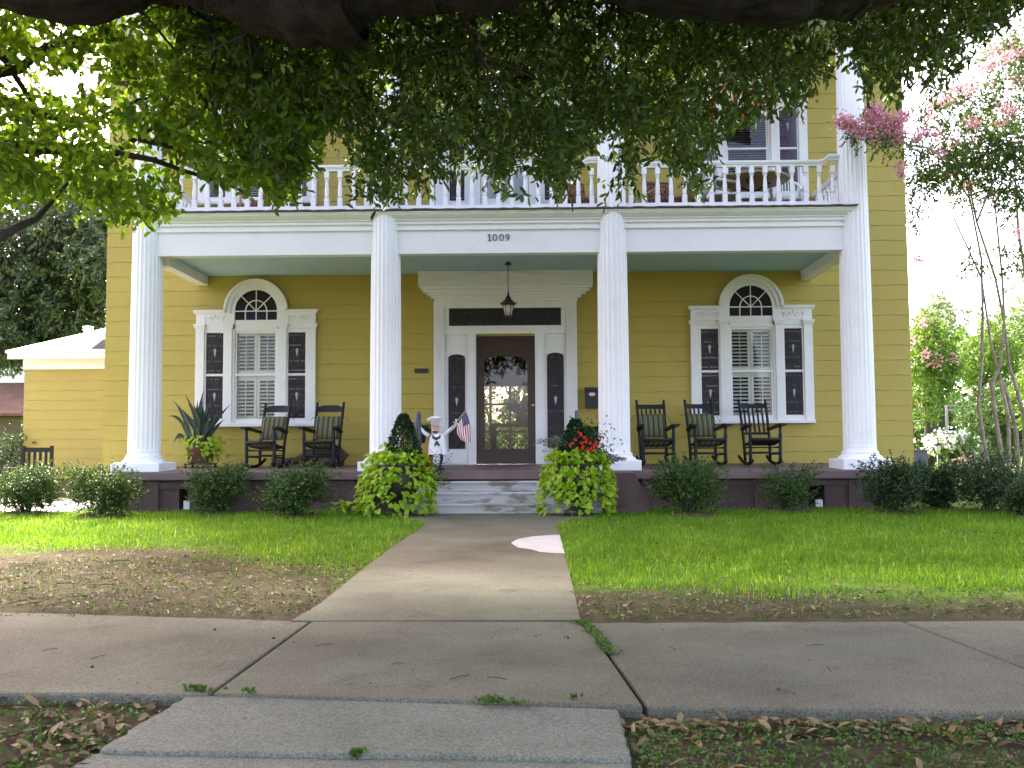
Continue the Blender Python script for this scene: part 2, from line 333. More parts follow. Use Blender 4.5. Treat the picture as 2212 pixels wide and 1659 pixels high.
def bulk_mesh(name, parts, mats, parent=None, loc=None):
    """parts: list of (verts, quads, material index)"""
    base = np.zeros(3)
    if parent is not None: base = np.array(root_of(parent).location)
    elif loc is not None: base = np.array(loc)
    V = np.concatenate([a for a, _, _ in parts])-base; off = 0; F = []; MI = []
    for a, f, i in parts: F.append(f+off); MI.append(np.full(len(f), i)); off += len(a)
    F = np.concatenate(F); MI = np.concatenate(MI); k = F.shape[1]
    me = bpy.data.meshes.new(name); me.vertices.add(len(V)); me.vertices.foreach_set('co', V.astype(np.float32).ravel())
    me.loops.add(F.size); me.loops.foreach_set('vertex_index', F.astype(np.int32).ravel())
    me.polygons.add(len(F)); me.polygons.foreach_set('loop_start', (np.arange(len(F))*k).astype(np.int32))
    me.polygons.foreach_set('loop_total', np.full(len(F), k, np.int32)); me.polygons.foreach_set('material_index', MI.astype(np.int32))
    for m in mats: me.materials.append(M[m])
    me.update(calc_edges=True); me.validate()
    o = bpy.data.objects.new(name, me); col.objects.link(o)
    if parent is not None: o.parent = parent
    elif loc is not None: o.location = loc
    return o
def twig_leaves(anch, dirs, tl, nl, L, W, spread=0.9, hang=0.3):
    """leaves set along short twigs: anch (n,3) twig starts, dirs (n,3) twig directions"""
    n = len(anch); t = (np.arange(nl)+0.6)/nl
    tl = np.broadcast_to(np.asarray(tl, float), (n,))
    pos = anch[:, None, :]+dirs[:, None, :]*(tl[:, None, None]*t[None, :, None])
    pos[:, :, 2] -= (t[None]**2)*hang*tl[:, None]
    side = unit(rng.normal(size=(n*nl, 3)))
    d = np.repeat(dirs, nl, axis=0)*0.7+side*spread; d[:, 2] -= 0.25
    k = n*nl
    return leaf_arrays(pos.reshape(-1, 3), d, L*rng.uniform(0.7, 1.2, k), W*rng.uniform(0.75, 1.15, k))

# ------------------------------------------------------------------ ground, pavements, path
YW, YC, YF = 17.34, 15.30, 14.88                 # house wall, column axis, porch floor edge
def gz(y): return 0.045 + 0.075*min(max((y-5.75)/8.25, 0), 1.0)
def gzv(y): return 0.045 + 0.075*np.clip((y-5.75)/8.25, 0, 1)
def on_lawn(px, py):
    p = gnd(px, py, 0.08)
    for _ in range(6): p = gnd(px, py, gz(p.y))
    return p
def bare_left(x): return 9.4 - max(0.0, (x+4.0))*0.55
def lawn_mask(x, y):
    """0 bare dirt .. 1 full grass, on numpy arrays"""
    n = 0.55*np.sin(x*2.1+1.3*np.sin(y*1.7))+0.4*np.sin(y*3.3+2.0*x+1.0)+0.3*np.sin(5.1*x-3.7*y)
    thrL = 10.0-np.clip(x+3.4, 0, 4)*1.0; thrR = 7.35-np.clip(x-0.5, 0, 5)*0.26
    thr = np.where(x < -0.5, thrL, thrR); w = np.where(x < -0.5, 1.5, 0.7)
    m = np.clip((y-thr+n*0.45)/w+0.5, 0, 1)
    return np.where(y > 17, 1, m)
def ground_mat():
    m, n, l, b = newmat('lawn soil')
    g = n.new("ShaderNodeNewGeometry"); sx = n.new("ShaderNodeSeparateXYZ"); l.new(g.outputs["Position"], sx.inputs[0])
    def math_(op, a, bb=None, cl=False):
        k = n.new("ShaderNodeMath"); k.operation = op; k.use_clamp = cl
        for i, q in enumerate((a, bb)):
            if q is None: continue
            if isinstance(q, (int, float)): k.inputs[i].default_value = q
            else: l.new(q, k.inputs[i])
        return k.outputs[0]
    def noise(s, d=6, r=0.6):
        t = n.new("ShaderNodeTexNoise"); t.inputs["Scale"].default_value = s; t.inputs["Detail"].default_value = d; t.inputs["Roughness"].default_value = r
        l.new(g.outputs["Position"], t.inputs["Vector"]); return t.outputs[0]
    X, Y = sx.outputs[0], sx.outputs[1]
    tl = math_('SUBTRACT', 10.0, math_('MULTIPLY', math_('MINIMUM', math_('MAXIMUM', math_('ADD', X, 3.4), 0.0), 4.0), 1.0))
    tr = math_('SUBTRACT', 7.35, math_('MULTIPLY', math_('MINIMUM', math_('MAXIMUM', math_('SUBTRACT', X, 0.5), 0.0), 5.0), 0.26))
    isr = math_('GREATER_THAN', X, -0.5)
    thr = math_('ADD', math_('MULTIPLY', tr, isr), math_('MULTIPLY', tl, math_('SUBTRACT', 1.0, isr)))
    k = math_('ADD', math_('SUBTRACT', Y, thr), math_('MULTIPLY', math_('SUBTRACT', noise(1.1), 0.5), 3.0))
    k = math_('ADD', k, 0.6, True)
    dr = n.new("ShaderNodeValToRGB"); dr.color_ramp.elements[0].position = 0.3; dr.color_ramp.elements[1].position = 0.75
    dr.color_ramp.elements[0].color = (0.030, 0.023, 0.013, 1); dr.color_ramp.elements[1].color = (0.115, 0.092, 0.052, 1)
    l.new(noise(1.6, 10, 0.7), dr.inputs[0])
    gr = n.new("ShaderNodeValToRGB"); gr.color_ramp.elements[0].position = 0.3; gr.color_ramp.elements[1].position = 0.7
    gr.color_ramp.elements[0].color = (0.050, 0.105, 0.008, 1); gr.color_ramp.elements[1].color = (0.10, 0.175, 0.014, 1)
    l.new(noise(3.0, 9, 0.75), gr.inputs[0])
    mx = n.new("ShaderNodeMix"); mx.data_type = 'RGBA'; l.new(k, mx.inputs[0]); l.new(dr.outputs[0], mx.inputs[6]); l.new(gr.outputs[0], mx.inputs[7])
    l.new(mx.outputs[2], b.inputs["Base Color"]); b.inputs["Roughness"].default_value = 0.95; b.inputs["Specular IOR Level"].default_value = 0.1
    bp = n.new("ShaderNodeBump"); bp.inputs["Strength"].default_value = 0.8; bp.inputs["Distance"].default_value = 0.03
    l.new(noise(28, 8, 0.7), bp.inputs["Height"]); l.new(bp.outputs[0], b.inputs["Normal"])
    return m
M['soil'] = ground_mat()
m = MB()
ys = [-300, -6.0, 0.5, 3.3, 5.6, 5.75, 14.0, 40, 700]; zs = [-0.05, -0.05, -0.02, 0.012, 0.012, 0.045, 0.12, 0.12, 0.12]
xs = [-500, -40, -12, 12, 40, 500]
m.add([(x, y, z) for y, z in zip(ys, zs) for x in xs], [(j*6+i, j*6+i+1, (j+1)*6+i+1, (j+1)*6+i) for j in range(8) for i in range(5)])
tag(m.build('ground', 'soil'), kind='structure')

def concrete_mat(name, c1, c2, c3):
    m, n, l, b = newmat(name)
    g = n.new("ShaderNodeNewGeometry")
    def noise(s, d, r=0.6):
        t = n.new("ShaderNodeTexNoise"); t.inputs["Scale"].default_value = s; t.inputs["Detail"].default_value = d; t.inputs["Roughness"].default_value = r
        l.new(g.outputs["Position"], t.inputs["Vector"]); return t.outputs[0]
    r = n.new("ShaderNodeValToRGB"); e = r.color_ramp.elements; e[0].position = 0.34; e[1].position = 0.66; e[0].color = rgb(c1); e[1].color = rgb(c2)
    l.new(noise(0.9, 8, 0.62), r.inputs[0])
    sp = n.new("ShaderNodeValToRGB"); s = sp.color_ramp.elements; s[0].position = 0.36; s[1].position = 0.68
    s[0].color = (0.28, 0.28, 0.28, 1); s[1].color = (1.9, 1.85, 1.75, 1); x = s.new(0.5); x.color = (1, 1, 1, 1)
    l.new(noise(110, 4, 0.85), sp.inputs[0])
    mu = n.new("ShaderNodeMix"); mu.data_type = 'RGBA'; mu.blend_type = 'MULTIPLY'; mu.inputs[0].default_value = 0.8
    l.new(r.outputs[0], mu.inputs[6]); l.new(sp.outputs[0], mu.inputs[7])
    st = n.new("ShaderNodeValToRGB"); q = st.color_ramp.elements; q[0].position = 0.56; q[1].position = 0.72; q[0].color = (0, 0, 0, 1); q[1].color = (0.8, 0.8, 0.8, 1)
    l.new(noise(2.3, 10, 0.75), st.inputs[0])
    mx = n.new("ShaderNodeMix"); mx.data_type = 'RGBA'; l.new(st.outputs[0], mx.inputs[0]); l.new(mu.outputs[2], mx.inputs[6]); mx.inputs[7].default_value = rgb(c3)
    l.new(mx.outputs[2], b.inputs["Base Color"]); b.inputs["Roughness"].default_value = 0.9; b.inputs["Specular IOR Level"].default_value = 0.25
    bp = n.new("ShaderNodeBump"); bp.inputs["Strength"].default_value = 0.45; bp.inputs["Distance"].default_value = 0.006
    l.new(noise(70, 6, 0.75), bp.inputs["Height"]); l.new(bp.outputs[0], b.inputs["Normal"])
    return m
M['walk'] = concrete_mat('sidewalk concrete', (0.080, 0.080, 0.052), (0.140, 0.138, 0.098), (0.046, 0.041, 0.024))
M['apron'] = concrete_mat('grey apron concrete', (0.098, 0.107, 0.082), (0.160, 0.170, 0.136), (0.066, 0.068, 0.048))
def wob(a, b, n=14, amp=0.012):
    a = Vector(a); b = Vector(b); d = (b-a); nrm = Vector((-d.y, d.x)).normalized()
    return [a+d*(i/n)+nrm*(random.uniform(-amp, amp) if 0 < i < n else 0) for i in range(n)]
def g2(px, py, z=0.06): p = gnd(px, py, z); return Vector((p.x, p.y))
def slab(name, corners, z0, z1, mat, amps):
    poly = []
    for i, c in enumerate(corners): poly += wob(c, corners[(i+1) % len(corners)], 16 if amps[i] else 1, amps[i])
    mm = MB(); mm.slab(poly, z0, z1)
    return tag(mm.build(name, mat, bevel=0.012), kind='structure')
a1 = g2(455, 1499); b1 = g2(672, 1342); a2 = g2(1394, 1524); b2 = g2(1266, 1344); a3 = Vector((2.25, 3.78)); b3 = g2(1952, 1341)
gp = Vector((0.007, 0))
slab('sidewalk', [Vector((-4.6, 4.20)), a1-gp, b1-gp, Vector((-2.1, 5.93)), Vector((-4.6, 6.36))], -0.2, 0.060, 'walk', [0.012, 0, 0.01, 0.01, 0])
slab('sidewalk', [a1+gp, a2-gp*1.4, b2-gp*1.4, b1+gp], -0.2, 0.062, 'walk', [0.008, 0, 0, 0])
slab('sidewalk', [a2+gp*1.4, a3-gp, b3-gp, b2+gp*1.4], -0.2, 0.056, 'walk', [0.015, 0, 0.02, 0])
slab('sidewalk', [a3+gp, Vector((6.5, 3.62)), Vector((6.5, 5.9)), b3+gp], -0.2, 0.058, 'walk', [0.015, 0, 0.02, 0])
for s, x0 in ((-1, -4.61), (1, 6.51)):
    for k in range(4):
        xa, xb = x0+s*(k*2.0+0.01), x0+s*(k*2.0+1.99)
        slab('sidewalk', [Vector((min(xa, xb), 4.2 if s < 0 else 3.62)), Vector((max(xa, xb), 4.2 if s < 0 else 3.62)), Vector((max(xa, xb), 6.3 if s < 0 else 5.9)), Vector((min(xa, xb), 6.3 if s < 0 else 5.9))], -0.2, 0.058, 'walk', [0.01, 0, 0.01, 0])
slab('apron', [g2(215, 1622, 0.045), g2(1362, 1641, 0.045), g2(1336, 1533, 0.045), g2(402, 1503, 0.045)], -0.2, 0.050, 'apron', [0.012, 0.006, 0.0, 0.012])
slab('apron', [Vector((-1.60, 1.2)), Vector((0.30, 1.2)), g2(1362, 1646, 0.03), g2(205, 1628, 0.03)], -0.2, 0.034, 'apron', [0.01, 0.006, 0.0, 0.012])
slab('road', [Vector((-60, -6.5)), Vector((60, -6.5)), Vector((60, 0.4)), Vector((-60, 0.4))], -0.3, -0.02, 'asphalt', [0, 0, 0, 0])
# path from the sidewalk up to the steps, a sloping sheet with real edges
left_px = [(640, 1343), (690, 1312), (740, 1272), (800, 1222), (858, 1178), (897, 1153), (913, 1143), (917, 1136), (905, 1129), (868, 1122)]
right_px = [(1253, 1343), (1246, 1312), (1237, 1272), (1226, 1222), (1214, 1178), (1208, 1153), (1203, 1143), (1206, 1136), (1228, 1128), (1285, 1122)]
Lp = [on_lawn(*p) for p in left_px]; Rp = [on_lawn(*p) for p in right_px]
Lp.append(Vector((-2.05, 14.9, 0))); Rp.append(Vector((1.15, 14.9, 0)))
Lp[0].y = Rp[0].y = 5.745; Lp[0].x -= 0.01
vs = []; fs = []
for a, b in zip(Lp, Rp):
    za, zb = gz(a.y)+0.022, gz(b.y)+0.022
    vs += [(a.x, a.y, za-0.15), (a.x, a.y, za), (b.x, b.y, zb), (b.x, b.y, zb-0.15)]
for i in range(len(Lp)-1):
    k = 4*i
    for j in range(3): fs.append((k+j, k+j+1, k+4+j+1, k+4+j))
fs.append((0, 3, 2, 1))
mm = MB(); mm.add(vs, fs); tag(mm.build('path', 'walk'), kind='structure')
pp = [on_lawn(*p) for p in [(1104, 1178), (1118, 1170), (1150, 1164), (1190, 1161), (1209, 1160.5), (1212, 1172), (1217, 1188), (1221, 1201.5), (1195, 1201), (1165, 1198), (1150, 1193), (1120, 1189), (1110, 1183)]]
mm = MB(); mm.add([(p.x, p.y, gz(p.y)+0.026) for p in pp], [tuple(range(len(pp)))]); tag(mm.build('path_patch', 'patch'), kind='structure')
# sunlit driveway at the far left, street and lawns far right
mm = MB(); mm.add([(-30, 15.8, 0.128), (-7.0, 15.2, 0.128), (-7.7, 19.5, 0.128), (-30, 20.6, 0.128)], [(0, 1, 2, 3)]); tag(mm.build('driveway', 'paleconc'), kind='structure')
mm = MB(); mm.add([(9, 43, 0.126), (60, 41, 0.126), (60, 46, 0.126), (9, 47, 0.126)], [(0, 1, 2, 3)]); tag(mm.build('far_street', 'paleconc'), kind='structure')

# ------------------------------------------------------------------ the house
H = thing('yellow_house', 'two storey yellow sided house with tall white columns, wide porch and balcony', 'house', (-0.43, YW, 0.1))
HC = 0.263                                            # siding course height
Z0S = atz(250, 952, YW) - 8*HC
XL, XR = -7.47, 6.63
M['siding'] = siding_mat('yellow siding', (0.40, 0.315, 0.050), (0.43, 0.34, 0.060), HC, Z0S)
WZ = 1.453; WX = (-4.79, 3.87); UZ = 5.385
DX = -0.41; DZ = 0.775
OPEN = [(cx-0.40, cx+0.40, z+0.06, z+1.70) for cx in WX for z in (WZ, UZ)] + [(DX-0.52, DX+0.52, DZ-0.1, DZ+2.24), (DX-0.42, DX+0.42, 4.7, 6.9)]
def siding(mm, x0, x1, z0, z1, Y, zref, h, openings=(), lip=0.008, wave=0.007):
    k0 = math.floor((z0-zref)/h)
    for k in range(k0, math.ceil((z1-zref)/h)):
        zc = zref+k*h; zb, zt = max(zc, z0), min(zc+h, z1)
        cuts = sorted([x0, x1]+[e for o in openings if o[2] < zt and o[3] > zb for e in (o[0], o[1])])
        ph = random.uniform(0, 6)
        for xa, xb in zip(cuts[:-1], cuts[1:]):
            if xb-xa < 1e-6: continue
            inside = [o for o in openings if o[0] <= (xa+xb)/2 <= o[1] and o[2] < zt and o[3] > zb]
            spans = [(zb, zt)]
            for o in inside:
                spans = [q for (p, r) in spans for q in ((p, min(r, o[2])), (max(p, o[3]), r)) if q[1]-q[0] > 1e-4]
            for (p, r) in spans:
                n = max(1, int((xb-xa)/0.10)); vs = []; fs = []
                for i in range(n+1):
                    x = xa+(xb-xa)*i/n
                    w = wave*(math.sin(x*10.3+ph)+0.6*math.sin(x*23+2*ph)) if abs(p-zc) < 1e-6 else 0
                    yo = lambda z: Y-lip*(1-(z-zc)/h)
                    vs += [(x, Y+0.004, p+w), (x, yo(p), p+w), (x, yo(r), r)]
                for i in range(n):
                    fs += [(3*i, 3*i+3, 3*i+4, 3*i+1), (3*i+1, 3*i+4, 3*i+5, 3*i+2)]
                mm.add(vs, fs)
mm = MB(); siding(mm, XL, XR, 0.62, 8.35, YW, Z0S, HC, OPEN)
mm.build('siding_wall', 'siding', H)
# shell behind the siding with the same openings, side walls, back wall, skirt board
mm = MB()
def wall_with_holes(mm, x0, x1, z0, z1, y0, y1, holes):
    xs_ = sorted({x0, x1, *[h[0] for h in holes], *[h[1] for h in holes]})
    for xa, xb in zip(xs_[:-1], xs_[1:]):
        hs = sorted([h for h in holes if h[0] < (xa+xb)/2 < h[1]], key=lambda h: h[2]); z = z0
        for h in hs:
            if h[2] > z+1e-4: mm.box(xa, xb, y0, y1, z, h[2])
            z = h[3]
        if z1 > z+1e-4: mm.box(xa, xb, y0, y1, z, z1)
wall_with_holes(mm, XL+0.02, XR-0.02, 0.6, 8.35, YW+0.02, YW+0.16, OPEN)
BY = 26.4
wall_with_holes(mm, XL+0.02, XR-0.02, 0.1, 8.35, BY, BY+0.15, [(DX-1.5, DX+1.5, 0.95, 2.75)])
mm.box(XL, XL+0.12, YW+0.161, BY-0.001, 0.5, 8.35); mm.box(XR-0.12, XR, YW+0.161, BY-0.001, 0.5, 8.35)
mm.build('side_wall', 'siding', H)
mm = MB(); mm.box(XL-0.015, -6.2, YW-0.03, YW+0.0, 0.52, 0.70); mm.box(XL-0.03, -6.2, YW-0.045, YW, 0.70, 0.72); mm.build('skirt_board', 'siding', H)
mm = MB(); mm.box(5.3, XR+0.015, YW-0.03, YW, 0.50, 0.645); mm.box(5.3, XR+0.03, YW-0.045, YW, 0.645, 0.67); mm.build('skirt_board', 'siding', H)
mm = MB(); mm.box(XL+0.1, XR-0.1, YW+0.05, BY, 0.0, 0.5); mm.build('crawl_space_wall', 'brick', H)
# hall behind the front door, open to the back garden through a glazed back door
mm = MB(); mm.box(DX-1.5, DX+1.5, YW+0.17, BY-0.01, 0.60, 0.755); mm.build('hall_floor', 'hallfloor', H)
mm = MB(); mm.box(DX-1.6, DX-1.5, YW+0.17, BY-0.01, 0.6, 4.1); mm.box(DX+1.5, DX+1.6, YW+0.17, BY-0.01, 0.6, 4.1); mm.box(DX-1.5, DX+1.5, YW+0.17, BY-0.01, 4.0, 4.1); mm.build('hall_wall', 'hallwall', H)
mm = MB()
for x in (-1.46, -0.62, -0.1, 0.62, 1.46): mm.box(DX+x-0.035, DX+x+0.035, BY-0.05, BY-0.012, 0.95, 2.75)
for z in (0.98, 1.5, 2.22, 2.72): mm.box(DX-1.424, DX+1.424, BY-0.045, BY-0.016, z-0.03, z+0.03)
mm.build('back_window_frame', 'whiteflat', H)
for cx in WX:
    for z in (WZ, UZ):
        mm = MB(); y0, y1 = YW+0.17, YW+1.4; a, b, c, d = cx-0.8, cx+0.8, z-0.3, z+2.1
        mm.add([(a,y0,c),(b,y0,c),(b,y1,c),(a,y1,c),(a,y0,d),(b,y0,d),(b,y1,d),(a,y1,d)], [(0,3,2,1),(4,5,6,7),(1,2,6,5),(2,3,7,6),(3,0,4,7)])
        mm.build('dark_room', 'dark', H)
# roof, cornice, upper porch ceiling
mm = MB(); mm.box(-6.45, 5.53, YC-0.30, YC+0.30, 7.95, 8.75); mm.box(-6.6, 5.68, YC-0.5, YC+0.35, 8.76, 9.0); mm.box(XL-0.25, XR+0.25, YW-0.35, YW+0.3, 8.36, 8.75); mm.build('cornice', 'whiteflat', H)
mm = MB(); mm.box(-6.4, 5.5, YC+0.30, YW-0.36, 8.05, 8.15); mm.build('balcony_ceiling', 'ceiling', H)
mm = MB(); cxm = -0.42
mm.add([(XL-0.4, YC-0.7, 9.01), (XR+0.4, YC-0.7, 9.01), (XR+0.4, BY+0.6, 9.01), (XL-0.4, BY+0.6, 9.01), (cxm-2, 20.8, 12.4), (cxm+2, 20.8, 12.4)], [(0, 1, 5, 4), (1, 2, 5), (2, 3, 4, 5), (3, 0, 4), (0, 3, 2, 1)]); mm.build('roof', 'shingle', H)
# porch floor, foundation, ceiling, side beams
XP0, XP1 = -6.30, 5.38
mm = MB(); vs = [(XP0, YF, 0.60), (XP1, YF, 0.565), (XP1, YF, 0.70), (XP0, YF, 0.73), (XP0, YW-0.001, 0.60), (XP1, YW-0.001, 0.60), (XP1, YW-0.001, 0.765), (XP0, YW-0.001, 0.775)]
mm.add(vs, [(0, 1, 2, 3), (3, 2, 6, 7), (1, 5, 6, 2), (0, 3, 7, 4), (0, 4, 5, 1)])
mm.build('porch_floor', 'floorbrown', H, bevel=0.015)
def ZF(y): return 0.715+0.055*(y-YF)/(YW-YF)
mm = MB(); fy = YF+0.14
vents = [(-5.30, -5.17, 0.22, 0.50), (-3.42, -2.62, 0.36, 0.50), (2.75, 3.35, 0.38, 0.50), (4.15, 4.42, 0.14, 0.50)]
wall_with_holes(mm, XP0+0.12, -2.62, 0.0, 0.59, fy, fy+0.2, [(-5.30, -5.17, 0.16, 0.50)])
mm.box(-2.62, 1.68, fy, fy+0.2, 0.0, 0.55)
wall_with_holes(mm, 1.68, XP1-0.12, 0.0, 0.56, fy, fy+0.2, [(4.15, 4.40, 0.14, 0.48)])
for (a, b) in ((XP0+0.12, -5.6), (-4.75, -3.6), (-3.35, -2.62), (1.68, 2.45), (3.35, 4.0), (4.75, XP1-0.12)): mm.box(a, b, fy-0.05, fy-0.001, 0.0, 0.575 if a < 0 else 0.55)
for (a, b) in ((-5.6, -4.75), (-3.6, -3.35), (2.45, 3.35), (4.0, 4.75)): mm.box(a, b, fy-0.03, fy-0.002, 0.47, 0.56)
mm.build('porch_foundation', 'brown', H)
mm = MB(); mm.box(-5.31, -5.16, fy+0.201, fy+0.25, 0.1, 0.52); mm.build('vent_opening', 'vent', H)
mm = MB(); mm.box(4.12, 4.42, fy+0.201, fy+0.25, 0.1, 0.52); mm.build('vent_opening', 'vent', H)
mm = MB(); mm.box(-5.22, -5.13, fy-0.03, fy+0.02, 0.16, 0.29); mm.build('outlet_box', 'plastic', H)
mm = MB(); mm.box(4.26, 4.36, fy-0.03, fy+0.02, 0.15, 0.26); mm.build('outlet_box', 'plastic', H)
mm = MB(); mm.box(-5.66, 4.76, YC+0.10, YW-0.02, 4.115, 4.2); mm.build('porch_ceiling', 'ceiling', H)
for x0, x1 in ((-5.84, -5.66), (4.76, 4.94)):
    mm = MB(); mm.box(x0, x1, YC+0.101, YW-0.002, 3.95, 4.35); mm.build('side_beam', 'whiteflat', H)
# entablature between the columns: frieze, bands, crown, balcony floor edge
mm = MB(); x0, x1 = -5.95, 5.03
mm.box(x0, x1, YC-0.10, YC+0.10, 4.06, 4.52); mm.box(x0, x1, YC-0.13, YC+0.098, 4.425, 4.447); mm.box(x0, x1, YC-0.115, YC-0.1, 4.447, 4.465)
mm.prism([(x0, 4.52), (x1, 4.52), (x1, 4.56), (x0, 4.56)], YC-0.13, YC+0.1)
mm.build('frieze', 'white', H)
mm = MB()
prof = [(-0.135, 4.56), (-0.15, 4.575), (-0.15, 4.59), (-0.17, 4.605), (-0.215, 4.65), (-0.225, 4.675), (-0.235, 4.68), (-0.235, 4.70), (0.1, 4.70), (0.1, 4.56)]
vs = [(x, YC+p[0], p[1]) for x in (x0, x1) for p in prof]; k = len(prof)
mm.add(vs, [tuple(range(k)), tuple(range(2*k-1, k-1, -1))]+[(i, (i+1) % k, k+(i+1) % k, k+i) for i in range(k)])
mm.build('crown_moulding', 'whiteflat', H)
mm = MB()
n = 120; vs = []; fs = []
for i in range(n+1):
    x = x0+(x1-x0)*i/n; w = random.uniform(-0.006, 0.006)
    vs += [(x, YC-0.26+random.uniform(-.008, .008), 4.705+w), (x, YC-0.26, 4.73+w), (x, YW-0.01, 4.74), (x, YW-0.01, 4.702)]
for i in range(n):
    for j in range(4): fs.append((4*i+j, 4*i+(j+1) % 4, 4*i+4+(j+1) % 4, 4*i+4+j))
mm.add(vs, fs); mm.build('balcony_floor', 'shingle', H)

# columns
COLX = (-5.95, -2.215, 1.30, 5.035)
def column(cx):
    s = MB(); NF = 22; n = NF*6; zs_ = [1.02, 1.05, 1.08, 2.0, 3.0, 4.0, 5.0, 6.2, 7.3, 7.42, 7.45]; vs = []; fs = []
    def R0(z): t = max(0, (z-1.0)/6.5); return 0.243-0.012*t-0.040*t*t
    for i, z in enumerate(zs_):
        fl = 0 if i in (0, 1, 9, 10) else 1
        for j in range(n):
            ph = (j % 6)/6; dep = 0.010*math.sin(math.pi*min(1, ph/0.78))**0.7 if ph < 0.78 else 0
            r = R0(z)-dep*fl; t = 2*math.pi*j/n+0.1; vs.append((cx+r*math.cos(t), YC+r*math.sin(t), z))
    for i in range(len(zs_)-1):
        for j in range(n): fs.append((i*n+j, i*n+(j+1) % n, (i+1)*n+(j+1) % n, (i+1)*n+j))
    s.add(vs, fs); o = s.build('column', 'white', H)
    b = MB(); b.lathe([(0.36, 0.0), (0.375, 0.03), (0.375, 0.06), (0.35, 0.095), (0.335, 0.10), (0.325, 0.115), (0.315, 0.13), (0.285, 0.145), (0.27, 0.17), (0.275, 0.18), (0.275, 0.195), (0.255, 0.205), (0.245, 0.225), (0.243, 0.26)], cx, YC, 0.868-0.10, 40)
    o2 = b.build('base', 'white', o)
    p = MB(); p.box(cx-0.37, cx+0.37, YC-0.37, YC+0.37, ZF(YC-0.37)-0.02, 0.862); p.build('plinth', 'white', o, bevel=0.012)
    c = MB(); c.lathe([(0.195, 7.45), (0.215, 7.47), (0.215, 7.50), (0.20, 7.52), (0.20, 7.6), (0.24, 7.66), (0.26, 7.70)], cx, YC, 0, 24); c.box(cx-0.29, cx+0.29, YC-0.29, YC+0.29, 7.70, 7.80); c.box(cx-0.26, cx+0.26, YC-0.26, YC+0.26, 7.801, 7.949); c.build('capital', 'white', o)
    # repair cracks scoring the shaft at the old height of a splice
    return o
for cx in COLX: column(cx)

# windows -------------------------------------------------------------------
def stained(mm, cx, z0, z1, hw, y):
    """leaded light: plate (0), came lines (1), jewels (2), drop (3), outlined scrolls (2)"""
    mm.mat(0).box(cx-hw, cx+hw, y, y+0.012, z0, z1); yf = y-0.004; H_ = z1-z0
    mm.mat(1)
    n = 8
    for i in range(1, n): x = cx-hw+2*hw*i/n; mm.box(x-0.003, x+0.003, yf, y-0.0005, z0, z1)
    for z in (z0+0.05, z0+0.30*H_, z0+0.69*H_, z1-0.05):
        mm.mat(1).box(cx-hw, cx+hw, yf-0.001, yf, z-0.02, z-0.016); mm.box(cx-hw, cx+hw, yf-0.001, yf, z+0.016, z+0.02)
        mm.mat(2)
        for i in range(n):
            x = cx-hw+2*hw*(i+0.5)/n
            if random.random() < 0.75: mm.ring(x, z, 0.0, 0.013, yf-0.004, yf-0.0012, 0, 2*math.pi, 7)
    zc = z0+0.52*H_
    mm.mat(2)
    for s in (-1, 1):
        mm.ring(cx+s*0.06, zc-0.01, 0.048, 0.053, yf-0.003, yf-0.0005, 0.2, 2.9, 9); mm.ring(cx+s*0.035, zc-0.10, 0.03, 0.034, yf-0.003, yf-0.0005, 1.5, 4.5, 8)
    mm.mat(3).prism([(cx, zc-0.085), (cx+0.013, zc-0.03), (cx+0.022, zc+0.03), (cx+0.014, zc+0.07), (cx, zc+0.06), (cx-0.014, zc+0.07), (cx-0.022, zc+0.03), (cx-0.013, zc-0.03)], yf-0.006, yf-0.0015)
def shutter_panel(mm, x0, x1, z0, z1, y, n):
    st = 0.045
    mm.box(x0, x0+st, y, y+0.03, z0, z1); mm.box(x1-st, x1, y, y+0.03, z0, z1)
    mm.box(x0+st, x1-st, y, y+0.03, z0, z0+0.07); mm.box(x0+st, x1-st, y, y+0.03, z1-0.09, z1)
    a, b = z0+0.07, z1-0.09
    for i in range(n):
        z = a+(b-a)*(i+0.5)/n; h = (b-a)/n*0.5; xa, xb = x0+st+0.002, x1-st-0.002
        mm.add([(xa, y-0.018, z-h*0.80), (xb, y-0.018, z-h*0.80), (xb, y+0.04, z+h*0.10), (xa, y+0.04, z+h*0.10),
                (xa, y-0.018, z-h*0.80-0.008), (xb, y-0.018, z-h*0.80-0.008), (xb, y+0.04, z+h*0.10-0.008), (xa, y+0.04, z+h*0.10-0.008)],
               [(0, 1, 2, 3), (7, 6, 5, 4), (0, 4, 5, 1), (3, 2, 6, 7), (0, 3, 7, 4), (1, 5, 6, 2)])
    xm = (x0+x1)/2; mm.box(xm-0.006, xm+0.006, y-0.032, y-0.02, a, b)
